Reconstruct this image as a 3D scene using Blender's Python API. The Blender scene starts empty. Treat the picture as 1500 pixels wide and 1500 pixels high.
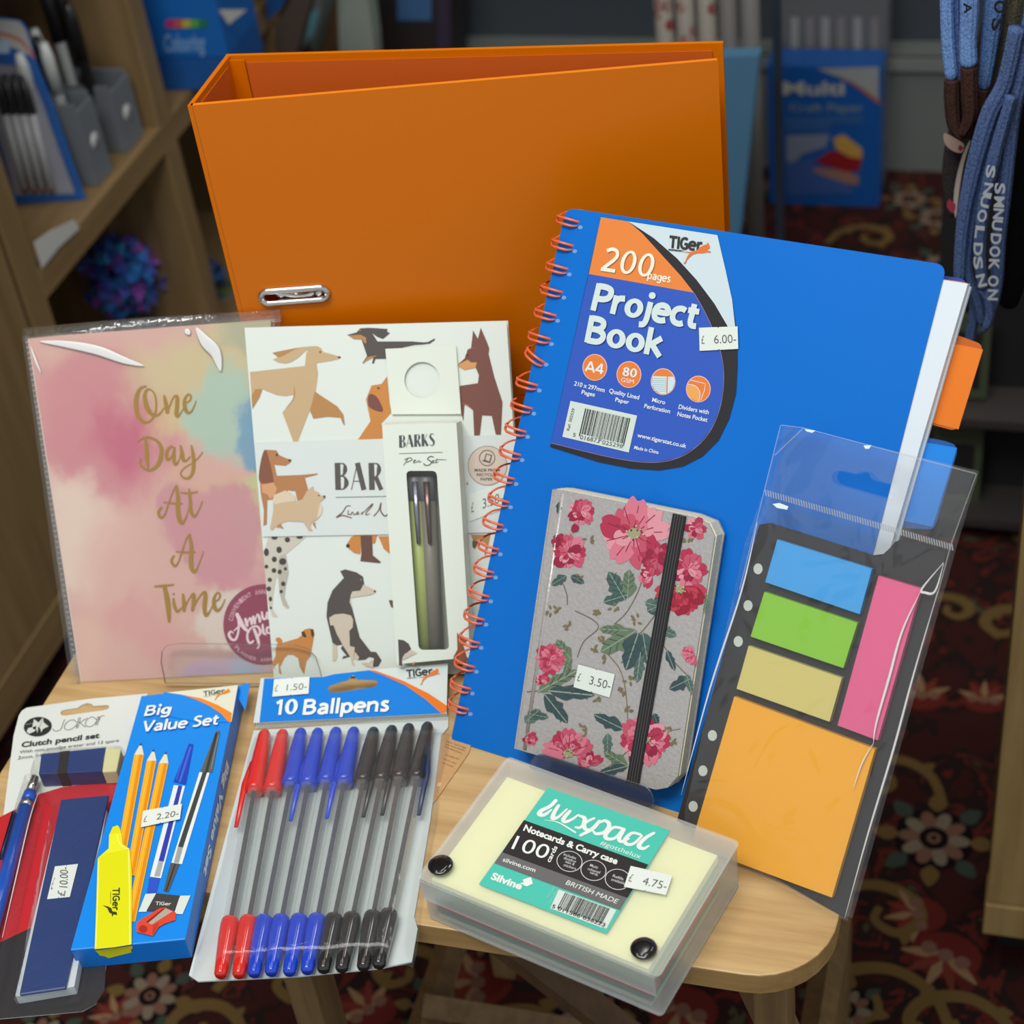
import bpy, bmesh, math, random
from mathutils import Vector, Matrix, noise
from mathutils.geometry import tessellate_polygon
S = bpy.context.scene
COL = S.collection
random.seed(7)
# ---------------------------------------------------------------- camera
FPX = 2600.0; VP = (1200.0, 3900.0); HC = 0.745; YAW = math.radians(15)
dn = Vector(((VP[0]-750)/FPX, (VP[1]-750)/FPX, 1)).normalized(); UP = -dn
x1 = (Vector((1, 0, 0)) - UP[0]*UP).normalized(); y1 = UP.cross(x1)
cY, sY = math.cos(YAW), math.sin(YAW)
XA = cY*x1 - sY*y1; YA = sY*x1 + cY*y1
M3 = Matrix((XA, YA, UP)); CP = Vector((0, 0, HC))
cam = bpy.data.cameras.new('camera'); camo = bpy.data.objects.new('camera', cam); COL.objects.link(camo)
R = M3 @ Matrix(((1, 0, 0), (0, -1, 0), (0, 0, -1)))
camo.matrix_world = Matrix.Translation(CP) @ R.to_4x4()
cam.sensor_width = 36; cam.lens = FPX/1500*36; cam.clip_start = .05
cam.dof.use_dof = True; cam.dof.focus_distance = .94; cam.dof.aperture_fstop = 9
S.camera = camo
S.view_settings.view_transform = 'Standard'; S.view_settings.look = 'None'
S.view_settings.gamma = 1; S.view_settings.use_curve_mapping = False
S.view_settings.exposure = 0.0
# ---------------------------------------------------------------- world and lights
W = bpy.data.worlds.new('world'); S.world = W; W.use_nodes = True
W.node_tree.nodes['Background'].inputs[0].default_value = (.80, .86, .9, 1)
W.node_tree.nodes['Background'].inputs[1].default_value = .62
def area(name, loc, aim, sx, sy, power, col=(1, .985, .95)):
    l = bpy.data.lights.new(name, 'AREA'); l.shape = 'RECTANGLE'; l.size = sx; l.size_y = sy
    l.energy = power; l.color = col
    o = bpy.data.objects.new(name, l); COL.objects.link(o); o.location = loc
    o.rotation_euler = (Vector(aim)-Vector(loc)).to_track_quat('-Z', 'Y').to_euler()
    return o
area('ceiling_panel_lamp', (-.35, .05, 1.72), (-.35, .62, 0), .9, .5, 20)
for x_, y_, w_ in ((-.9, .35, 3.2), (-.05, .5, 3.2), (-.45, 1.2, 2.6)):
    area('glint_strip_lamp', (x_, y_, 1.85), (x_, y_+.05, 0), .08, 1.1, w_)  # unseen strips added overhead to give streak glints on the film
area('ceiling_panel_lamp', (.3, 1.75, 1.8), (.1, 1.8, 0), .6, .3, 5)
# ---------------------------------------------------------------- pixel <-> world helpers
FLOOR = -.52
def ray(u, v): return M3 @ Vector(((u-750)/FPX, (v-750)/FPX, 1))
def onax(u, v, ax, val):
    r = ray(u, v); return CP + r*((val-CP[ax])/r[ax])
def onx(u, v, x): return onax(u, v, 0, x)
def ony(u, v, y): return onax(u, v, 1, y)
def onz(u, v, z): return onax(u, v, 2, z)
class Fr:
    """local frame of a thing: a along ex, b along ey, c along n"""
    def __init__(s, O, ex, ey):
        s.O = Vector(O); s.ex = Vector(ex).normalized()
        s.n = s.ex.cross(Vector(ey)).normalized(); s.ey = s.n.cross(s.ex)
        s.m = Matrix(((s.ex.x, s.ey.x, s.n.x, s.O.x), (s.ex.y, s.ey.y, s.n.y, s.O.y), (s.ex.z, s.ey.z, s.n.z, s.O.z), (0, 0, 0, 1)))
    def l(s, u, v, c=0.0):
        r = ray(u, v); P0 = s.O + s.n*c
        p = CP + r*((P0-CP).dot(s.n)/r.dot(s.n)) - s.O
        return Vector((p.dot(s.ex), p.dot(s.ey)))
    def L(s, pts, c=0.0): return [s.l(u, v, c) for u, v in pts]
def frame_lean(bl, br, deg, z=0.0):
    A = onz(*bl, z); B = onz(*br, z); ex = (B-A).normalized()
    nh = ex.cross(Vector((0, 0, 1)))
    if nh.dot(CP-A) < 0: nh = -nh
    t = math.radians(deg)
    return Fr(A, ex, Vector((0, 0, 1))*math.cos(t) - nh*math.sin(t))
def cz(x0, y0, s): return lambda pts: [(x/s+x0, y/s+y0) for x, y in pts]
# ---------------------------------------------------------------- materials
def lin(c):
    f = lambda x: x/12.92 if x <= .04045 else ((x+.055)/1.055)**2.4
    return tuple(f(v/255) for v in c)+(1,)
MC = {}
def mat(col, rough=.5, metal=0.0, spec=.5, coat=0.0, name=None, bump=0, bscale=200, sss=0, trans=0, noisec=0):
    key = (tuple(col), rough, metal, spec, coat, bump, bscale, sss, trans, noisec)
    if key in MC: return MC[key]
    m = bpy.data.materials.new(name or 'finish_%d' % len(MC)); m.use_nodes = True
    nt = m.node_tree; b = nt.nodes['Principled BSDF']
    b.inputs['Base Color'].default_value = lin(col); b.inputs['Roughness'].default_value = rough
    b.inputs['Metallic'].default_value = metal; b.inputs['Specular IOR Level'].default_value = spec
    b.inputs['Coat Weight'].default_value = coat; b.inputs['Coat Roughness'].default_value = .08
    b.inputs['Transmission Weight'].default_value = trans
    if sss: b.inputs['Subsurface Weight'].default_value = sss; b.inputs['Subsurface Scale'].default_value = .004
    if bump or noisec:
        tc = nt.nodes.new('ShaderNodeTexCoord'); n = nt.nodes.new('ShaderNodeTexNoise'); n.inputs['Scale'].default_value = bscale
        n.inputs['Detail'].default_value = 4
        nt.links.new(tc.outputs['Object'], n.inputs['Vector'])
        if bump:
            bp = nt.nodes.new('ShaderNodeBump'); bp.inputs['Strength'].default_value = bump; bp.inputs['Distance'].default_value = .0008
            nt.links.new(n.outputs[0], bp.inputs['Height']); nt.links.new(bp.outputs[0], b.inputs['Normal'])
        if noisec:
            mx = nt.nodes.new('ShaderNodeMix'); mx.data_type = 'RGBA'
            c = lin(col); mx.inputs[6].default_value = tuple(x*(1-noisec) for x in c[:3])+(1,)
            mx.inputs[7].default_value = tuple(min(1, x*(1+noisec)) for x in c[:3])+(1,)
            nt.links.new(n.outputs[0], mx.inputs[0]); nt.links.new(mx.outputs[2], b.inputs['Base Color'])
    MC[key] = m; return m
def wood(name, c1, c2, axis=0, scale=1.0, rough=.45):
    m = bpy.data.materials.new(name); m.use_nodes = True; nt = m.node_tree; b = nt.nodes['Principled BSDF']
    tc = nt.nodes.new('ShaderNodeTexCoord'); mp = nt.nodes.new('ShaderNodeMapping')
    s = [60*scale]*3; s[axis] = 4*scale; mp.inputs['Scale'].default_value = s
    n = nt.nodes.new('ShaderNodeTexNoise'); n.inputs['Scale'].default_value = 1.6; n.inputs['Detail'].default_value = 6; n.inputs['Roughness'].default_value = .62
    nt.links.new(tc.outputs['Object'], mp.inputs[0]); nt.links.new(mp.outputs[0], n.inputs['Vector'])
    cr = nt.nodes.new('ShaderNodeValToRGB'); cr.color_ramp.elements[0].position = .36; cr.color_ramp.elements[1].position = .6
    cr.color_ramp.elements[0].color = lin(c1); cr.color_ramp.elements[1].color = lin(c2)
    nt.links.new(n.outputs[0], cr.inputs[0]); nt.links.new(cr.outputs[0], b.inputs['Base Color'])
    b.inputs['Roughness'].default_value = rough
    return m
def film(name, opac=.06, tint=(1, 1, 1), rough=.06, gloss=.12, diff=(.9, .93, .93), bump=.0, bscale=40, tl_=.45):
    """thin clear or frosted plastic sheet: mostly see-through, with a sheen"""
    m = bpy.data.materials.new(name); m.use_nodes = True; nt = m.node_tree; nt.nodes.clear()
    o = nt.nodes.new('ShaderNodeOutputMaterial'); tr = nt.nodes.new('ShaderNodeBsdfTransparent'); tr.inputs[0].default_value = (*tint, 1)
    df = nt.nodes.new('ShaderNodeBsdfDiffuse'); df.inputs[0].default_value = (*diff, 1)
    tl = nt.nodes.new('ShaderNodeBsdfTranslucent'); tl.inputs[0].default_value = (*diff, 1)
    md = nt.nodes.new('ShaderNodeMixShader'); md.inputs[0].default_value = tl_
    nt.links.new(df.outputs[0], md.inputs[1]); nt.links.new(tl.outputs[0], md.inputs[2])
    m1 = nt.nodes.new('ShaderNodeMixShader'); m1.inputs[0].default_value = opac
    nt.links.new(tr.outputs[0], m1.inputs[1]); nt.links.new(md.outputs[0], m1.inputs[2])
    gl = nt.nodes.new('ShaderNodeBsdfGlossy'); gl.inputs['Roughness'].default_value = rough
    fr = nt.nodes.new('ShaderNodeLayerWeight'); fr.inputs[0].default_value = .25
    mul = nt.nodes.new('ShaderNodeMath'); mul.operation = 'MULTIPLY_ADD'; mul.inputs[1].default_value = .3; mul.inputs[2].default_value = gloss*.5
    nt.links.new(fr.outputs['Fresnel'], mul.inputs[0])
    m2 = nt.nodes.new('ShaderNodeMixShader'); nt.links.new(mul.outputs[0], m2.inputs[0])
    nt.links.new(m1.outputs[0], m2.inputs[1]); nt.links.new(gl.outputs[0], m2.inputs[2]); nt.links.new(m2.outputs[0], o.inputs[0])
    if bump:
        tc = nt.nodes.new('ShaderNodeTexCoord'); n = nt.nodes.new('ShaderNodeTexNoise'); n.inputs['Scale'].default_value = bscale
        n.inputs['Detail'].default_value = 2; n.inputs['Distortion'].default_value = 1.5
        nt.links.new(tc.outputs['Object'], n.inputs['Vector'])
        bp = nt.nodes.new('ShaderNodeBump'); bp.inputs['Strength'].default_value = bump; bp.inputs['Distance'].default_value = .004
        nt.links.new(n.outputs[0], bp.inputs['Height']); nt.links.new(bp.outputs[0], gl.inputs['Normal'])
    return m
def blobs(name, base, lst, amp=.25, nscale=5.0, rough=.55):
    m = bpy.data.materials.new(name); m.use_nodes = True; nt = m.node_tree; b = nt.nodes['Principled BSDF']; L = nt.links.new
    uv = nt.nodes.new('ShaderNodeUVMap'); n = nt.nodes.new('ShaderNodeTexNoise'); n.inputs['Scale'].default_value = nscale; n.inputs['Detail'].default_value = 8; n.inputs['Roughness'].default_value = .58
    L(uv.outputs[0], n.inputs['Vector'])
    sub = nt.nodes.new('ShaderNodeVectorMath'); sub.operation = 'SUBTRACT'; sub.inputs[1].default_value = (.5, .5, .5); L(n.outputs['Color'], sub.inputs[0])
    sc = nt.nodes.new('ShaderNodeVectorMath'); sc.operation = 'SCALE'; sc.inputs['Scale'].default_value = amp; L(sub.outputs[0], sc.inputs[0])
    ad = nt.nodes.new('ShaderNodeVectorMath'); ad.operation = 'ADD'; L(uv.outputs[0], ad.inputs[0]); L(sc.outputs[0], ad.inputs[1])
    prev = None
    for (x, y, rx, ry, c, soft, op) in lst:
        s1 = nt.nodes.new('ShaderNodeVectorMath'); s1.operation = 'SUBTRACT'; s1.inputs[1].default_value = (x, y, 0); L(ad.outputs[0], s1.inputs[0])
        s2 = nt.nodes.new('ShaderNodeVectorMath'); s2.operation = 'MULTIPLY'; s2.inputs[1].default_value = (1/rx, 1/ry, 0); L(s1.outputs[0], s2.inputs[0])
        ln = nt.nodes.new('ShaderNodeVectorMath'); ln.operation = 'LENGTH'; L(s2.outputs[0], ln.inputs[0])
        mr = nt.nodes.new('ShaderNodeMapRange'); mr.interpolation_type = 'SMOOTHSTEP'; mr.inputs[1].default_value = 1; mr.inputs[2].default_value = 1-soft
        mr.inputs[3].default_value = 0; mr.inputs[4].default_value = op; L(ln.outputs['Value'], mr.inputs[0])
        mx = nt.nodes.new('ShaderNodeMix'); mx.data_type = 'RGBA'; mx.inputs[7].default_value = lin(c)
        if prev is None: mx.inputs[6].default_value = lin(base)
        else: L(prev, mx.inputs[6])
        L(mr.outputs[0], mx.inputs[0]); prev = mx.outputs[2]
    L(prev, b.inputs['Base Color']); b.inputs['Roughness'].default_value = rough
    return m
CLEAR = film('clear_film', .02, rough=.07, gloss=.04, bump=.8, bscale=22)
CLEARF = film('clear_flat', .02, rough=.04, gloss=.04)
FROST = film('frosted_plastic', .24, tint=(.99, 1, 1), rough=.3, gloss=.04, diff=(.96, 1, 1), tl_=.3)
ACRY = film('clear_acrylic', .01, tint=(.99, 1, 1), rough=.03, gloss=.02)
CHROME = mat((215, 212, 208), .14, 1.0)
BEECH = wood('beech_top', (178, 142, 92), (203, 170, 118), 0, .8, .42)
BEECHE = wood('beech_edge', (150, 118, 70), (172, 138, 88), 0, 1, .5)
BEECHY = wood('beech_shelf_lengthwise', (126, 102, 66), (142, 116, 78), 1, .5, .5)
BEECHZ = wood('beech_upright', (126, 102, 66), (143, 117, 79), 2, .5, .5)
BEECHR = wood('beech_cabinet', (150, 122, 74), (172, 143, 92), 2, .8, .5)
WHITE = (232, 240, 232)
# ---------------------------------------------------------------- mesh helpers
LEAN = {}
def mk(name, V, F, mats, parent=None, fm=None, smooth=False, uv=None):
    if parent and parent.name in LEAN:      # leaning things rest on the table: nothing dips below its top
        tn, off_ = LEAN[parent.name]; V = [(v[0], max(v[1], -(v[2]+off_)*tn+.0004), v[2]) for v in V]
    me = bpy.data.meshes.new(name); me.from_pydata([tuple(v) for v in V], [], F)
    for m in (mats if isinstance(mats, (list, tuple)) else [mats]): me.materials.append(m)
    if fm: me.polygons.foreach_set('material_index', fm)
    if smooth: me.polygons.foreach_set('use_smooth', [True]*len(me.polygons))
    if uv:
        ul = me.uv_layers.new(name='UVMap')
        for lp in me.loops: ul.data[lp.index].uv = uv(me.vertices[lp.vertex_index].co)
    me.update()
    o = bpy.data.objects.new(name, me); COL.objects.link(o)
    if parent: o.parent = parent
    return o
def root(name, fr, label, cat, group=None):
    o = bpy.data.objects.new(name, None); COL.objects.link(o); o.empty_display_size = .01
    o.matrix_world = fr.m if isinstance(fr, Fr) else Matrix.Translation(Vector(fr))
    o['label'] = label; o['category'] = cat
    if group: o['group'] = group
    return o
def tag(o, label, cat, group=None):
    o['label'] = label; o['category'] = cat
    if group: o['group'] = group
    return o
def struct(o): o['kind'] = 'structure'; return o
def plate(name, outer, c0, c1, m, parent, holes=(), uv=None, side=None):
    """flat sheet with real thickness between heights c0 and c1, with holes"""
    loops = [list(outer)]+[list(h) for h in holes]
    pts = [p for l in loops for p in l]; n = len(pts)
    tris = tessellate_polygon([[Vector((p[0], p[1], 0)) for p in l] for l in loops])
    V = [(p[0], p[1], c1) for p in pts]+[(p[0], p[1], c0) for p in pts]; F = []; fm = []
    for t in tris:
        a, b, c = t
        ar = (pts[b][0]-pts[a][0])*(pts[c][1]-pts[a][1])-(pts[b][1]-pts[a][1])*(pts[c][0]-pts[a][0])
        if ar < 0: a, b, c = a, c, b
        F.append((a, b, c)); F.append((n+a, n+c, n+b)); fm += [0, 0]
    k = 0
    for li, l in enumerate(loops):
        m_ = len(l); ar = sum(l[i][0]*l[(i+1) % m_][1]-l[(i+1) % m_][0]*l[i][1] for i in range(m_))
        for i in range(m_):
            a, b = k+i, k+(i+1) % m_
            F.append((a, n+a, n+b, b) if (ar > 0) == (li == 0) else (b, n+b, n+a, a)); fm.append(1 if side else 0)
        k += m_
    return mk(name, V, F, [m, side] if side else m, parent, fm=fm, uv=uv)
def sheet(name, pts, c, m, parent, holes=(), uv=None):
    return plate(name, pts, c-.00012, c, m, parent, holes, uv)
def catmull(P, n=8, closed=False):
    P = [Vector(p) for p in P]; out = []; N = len(P); rng = range(N if closed else N-1)
    for i in rng:
        g = lambda k: P[k % N] if closed else P[max(0, min(N-1, k))]
        a, b, c, d = g(i-1), g(i), g(i+1), g(i+2)
        for j in range(n):
            t = j/n
            out.append(.5*((2*b)+(c-a)*t+(2*a-5*b+4*c-d)*t*t+(3*b-a-3*c+d)*t**3))
    if not closed: out.append(P[-1])
    return out
def rrect(x0, y0, x1, y1, r, n=6, corners=(1, 1, 1, 1)):
    o = []
    for (cx, cy, a0, on, px, py) in ((x1-r, y0+r, -90, corners[0], x1, y0), (x1-r, y1-r, 0, corners[1], x1, y1), (x0+r, y1-r, 90, corners[2], x0, y1), (x0+r, y0+r, 180, corners[3], x0, y0)):
        if on: o += [(cx+r*math.cos(math.radians(a0+90*i/n)), cy+r*math.sin(math.radians(a0+90*i/n))) for i in range(n+1)]
        else: o.append((px, py))
    return o
def rquad(q, r, n=5):
    """round the corners of any polygon by radius r"""
    q = [Vector(p) for p in q]; out = []; N = len(q)
    rr = r if isinstance(r, (list, tuple)) else [r]*N
    for i in range(N):
        if rr[i] <= 0: out.append(q[i]); continue
        a, b, c = q[i-1], q[i], q[(i+1) % N]; p0 = b+(a-b).normalized()*rr[i]; p1 = b+(c-b).normalized()*rr[i]
        for k in range(n+1):
            t = k/n; out.append(p0*(1-t)**2+b*2*t*(1-t)+p1*t*t)
    return out
def bbox_mesh(boxes):
    V = []; F = []
    for (x0, y0, z0, x1, y1, z1) in boxes:
        k = len(V)
        V += [(x0, y0, z0), (x1, y0, z0), (x1, y1, z0), (x0, y1, z0), (x0, y0, z1), (x1, y0, z1), (x1, y1, z1), (x0, y1, z1)]
        F += [tuple(k+i for i in f) for f in ((0, 3, 2, 1), (4, 5, 6, 7), (0, 1, 5, 4), (1, 2, 6, 5), (2, 3, 7, 6), (3, 0, 4, 7))]
    return V, F
def box(name, x0, y0, z0, x1, y1, z1, m, parent=None, bev=0):
    V, F = bbox_mesh([(x0, y0, z0, x1, y1, z1)]); o = mk(name, V, F, m, parent)
    if bev:
        b = o.modifiers.new('bevel', 'BEVEL'); b.width = bev; b.segments = 2
    return o
def tube_data(path, rad, seg=10, flat=None, caps=True, up=None):
    """swept tube; rad number or list; flat = squash along second axis"""
    P = [Vector(p) for p in path]; n = len(P); V = []; F = []
    ref = Vector(up) if up else Vector((0.13, .2, 1)).normalized()
    for i, p in enumerate(P):
        t = (P[min(n-1, i+1)]-P[max(0, i-1)]).normalized()
        s = t.cross(ref)
        if s.length < 1e-4: s = t.cross(Vector((1, 0, 0)))
        s.normalize(); u = s.cross(t); r = rad[i] if isinstance(rad, (list, tuple)) else rad
        for k in range(seg):
            a = 2*math.pi*k/seg; V.append(p+s*(math.cos(a)*r)+u*(math.sin(a)*r*(flat if flat else 1)))
    for i in range(n-1):
        for k in range(seg):
            a, b = i*seg+k, i*seg+(k+1) % seg; F.append((a, b, b+seg, a+seg))
    if caps: F.append(tuple(range(seg))[::-1]); F.append(tuple((n-1)*seg+k for k in range(seg)))
    return V, F
def tube(name, path, rad, m, parent=None, seg=10, flat=None, caps=True, up=None):
    V, F = tube_data(path, rad, seg, flat, caps, up); return mk(name, V, F, m, parent, smooth=True)
def lathe_y(name, prof, m, parent, seg=16, flat=1.0):
    """profile [(y, r)...] about the local y axis"""
    return tube(name, [(0, y, 0) for y, r in prof], [r for y, r in prof], m, parent, seg, flat, up=(0, 0, 1))
# ---------------------------------------------------------------- print builder (flat printed artwork on a surface)
GC = {}
def glyphs(s, bold):
    k = (s, bold)
    if k in GC: return GC[k]
    cu = bpy.data.curves.new('t', 'FONT'); cu.body = s; cu.offset = bold; cu.resolution_u = 5; cu.fill_mode = 'FRONT'
    o = bpy.data.objects.new('t', cu); COL.objects.link(o)
    me = bpy.data.meshes.new_from_object(o.evaluated_get(bpy.context.evaluated_depsgraph_get()))
    V = [(v.co.x, v.co.y) for v in me.vertices]; F = [tuple(p.vertices) for p in me.polygons]
    bpy.data.objects.remove(o); bpy.data.curves.remove(cu); bpy.data.meshes.remove(me)
    xs = [v[0] for v in V] or [0, 1]; x0, w = min(xs), max(xs)-min(xs)
    GC[k] = ([((x-x0)/w, (y+bold*.5)/.73) for x, y in V], F); return GC[k]
class Art:
    def __init__(s, fr, c=0.0002, xf=None, rough=.5, step=.0001):
        s.fr, s.c, s.xf, s.rough, s.step = fr, c, xf, rough, step; s.V = []; s.F = []; s.fm = []; s.m = []; s.k = 0; s.spec = .4
    def P(s, pts):
        if s.xf: pts = s.xf(pts)
        return [s.fr.l(u, v, s.c) for u, v in pts]
    def mi(s, col):
        m = col if isinstance(col, bpy.types.Material) else mat(col, s.rough, spec=s.spec)
        if m not in s.m: s.m.append(m)
        return s.m.index(m)
    def add(s, V, F, col, lay):
        s.k = (s.k+1) % 7; z = s.c+s.step*lay+s.k*.000009; k = len(s.V); s.V += [(v[0], v[1], z+i_*2e-7) for i_, v in enumerate(V)]
        i = s.mi(col)
        for f in F: s.F.append(tuple(k+j for j in f)); s.fm.append(i)
    def lpoly(s, L, col, lay=0, holes=()):
        loops = [L]+list(holes); pts = [p for l in loops for p in l]
        T = []
        for a, b, c in tessellate_polygon([[Vector((p[0], p[1], 0)) for p in l] for l in loops]):
            ar = (pts[b][0]-pts[a][0])*(pts[c][1]-pts[a][1])-(pts[b][1]-pts[a][1])*(pts[c][0]-pts[a][0])
            T.append((a, b, c) if ar > 0 else (a, c, b))
        s.add(pts, T, col, lay)
    def poly(s, pts, col, lay=0, smooth=0, holes=()):
        L = s.P(pts)
        if smooth: L = catmull(L, smooth, True)
        s.lpoly(L, col, lay, [s.P(h) for h in holes])
    def ell(s, c, rx, ry, col, lay=0, n=20, rot=0, ring=None):
        """ellipse given by centre and two radii in picture units; drawn through the plane"""
        cr, sr = math.cos(rot), math.sin(rot)
        f = lambda k: [(c[0]+rx*k*math.cos(t)*cr-ry*k*math.sin(t)*sr, c[1]+rx*k*math.cos(t)*sr+ry*k*math.sin(t)*cr) for t in [2*math.pi*i/n for i in range(n)]]
        if ring: s.poly(f(1), col, lay, holes=[f(1-ring)])
        else: s.poly(f(1), col, lay)
    def stroke(s, pts, w, col, lay=0, n=6, smooth=True, cap=True):
        """pen stroke; w one width or a list, in picture units"""
        L = s.P(pts)
        q = s.P([pts[0], (pts[0][0]+10, pts[0][1])]); sc = (q[1]-q[0]).length/10
        if not isinstance(w, (list, tuple)): w = [w]*len(pts)
        while len(w) < len(pts): w = list(w)+[w[-1]]
        if smooth and len(L) > 2:
            C = catmull([Vector((p.x, p.y, wi)) for p, wi in zip(L, w)], n)
        else: C = [Vector((p.x, p.y, wi)) for p, wi in zip(L, w)]
        V = []; F = []; N = len(C)
        for i, p in enumerate(C):
            t = Vector((C[min(N-1, i+1)].x-C[max(0, i-1)].x, C[min(N-1, i+1)].y-C[max(0, i-1)].y))
            if t.length < 1e-9: t = Vector((1, 0))
            t.normalize(); nn = Vector((-t.y, t.x))*max(.05, p.z)*sc/2
            V += [(p.x+nn.x, p.y+nn.y), (p.x-nn.x, p.y-nn.y)]
        for i in range(N-1): F.append((2*i+1, 2*i+3, 2*i+2, 2*i))
        s.add(V, F, col, lay)
        for e, p in ((0, C[0]), (1, C[-1])) if cap else ():
            r = max(.05, p.z)*sc/2; s.add([(p.x+r*math.cos(a), p.y+r*math.sin(a)) for a in [math.pi*2*i/8 for i in range(8)]], [tuple(range(8))], col, lay)
    def text(s, st, p0, p1, pt, col, lay=0, bold=0.0):
        if s.xf: p0, p1, pt = s.xf([p0, p1, pt])
        V, F = glyphs(st, bold); L = []
        for x, y in V:
            L.append(s.fr.l(p0[0]+x*(p1[0]-p0[0])+y*(pt[0]-p0[0]), p0[1]+x*(p1[1]-p0[1])+y*(pt[1]-p0[1]), s.c))
        s.add(L, F, col, lay)
    def arc_text(s, st, c, r, a0, a1, h, col, lay=0, bold=.02):
        """letters along an arc, angles in degrees clockwise from up, picture units"""
        n = len(st)
        for i, ch in enumerate(st):
            if ch == ' ': continue
            a = math.radians(a0+(a1-a0)*(i+.5)/n); d = 1 if a1 > a0 else -1
            hw = abs(math.radians(a1-a0))*r/n*.42
            ux, uy = math.cos(a)*d, math.sin(a)*d; ox, oy = math.sin(a)*d, -math.cos(a)*d
            cx, cy = c[0]+math.sin(a)*r, c[1]-math.cos(a)*r
            p0 = (cx-ux*hw-ox*h/2, cy-uy*hw-oy*h/2); p1 = (cx+ux*hw-ox*h/2, cy+uy*hw-oy*h/2)
            s.text(ch, p0, p1, (p0[0]+ox*h, p0[1]+oy*h), col, lay, bold)
    def build(s, name, parent):
        return mk(name, s.V, s.F, s.m, parent, fm=s.fm)
TG = cz(0, 0, 1)
TIGER = [(1185,305),(1200,330),(1205,355),(1185,362),(1175,372),(1195,380),(1218,385),(1212,397),(1180,392),(1150,398),(1120,402),(1085,400),(1040,412),(1005,440),(985,465),(972,500),(952,505),(955,492),(968,478),(975,450),(990,420),(1005,398),(975,394),(940,392),(940,388),(975,388),(1015,391),(1045,385),(1075,375),(1095,350),(1120,335),(1150,322),(1170,320),(1175,300)]
def tiger_logo(a, p0, p1, pt, dark=(52, 52, 52), org=(226, 118, 48), lay=3, body=True):
    """p0 baseline start, p1 end of the r, pt top left"""
    e1 = Vector((p1[0]-p0[0], p1[1]-p0[1])); e2 = Vector((pt[0]-p0[0], pt[1]-p0[1])); p = Vector(p0)
    q = lambda s, t: tuple(p+e1*s+e2*t)
    btext(a, 'TIG', q(0, 0), q(.56, 0), q(0, 1), dark, lay, .2)
    btext(a, 'er', q(.55, .02), q(.97, .02), q(.55, 1.12), dark, lay, .18)
    o = Vector((785, 348)); b1 = Vector((355, 42)); b2 = Vector((0, -118)); det = b1.x*b2.y-b1.y*b2.x
    L = []
    for x, y in TIGER:
        d = Vector((x, y))-o; st = (d.x*b2.y-d.y*b2.x)/det; tt = (b1.x*d.y-b1.y*d.x)/det; L.append(q(st, tt))
    a.poly(L, org if body else dark, lay+1)
    a.stroke([q(.0, -.13), q(.36, -.13)], max(1, e2.length*.06), dark, lay)
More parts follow.
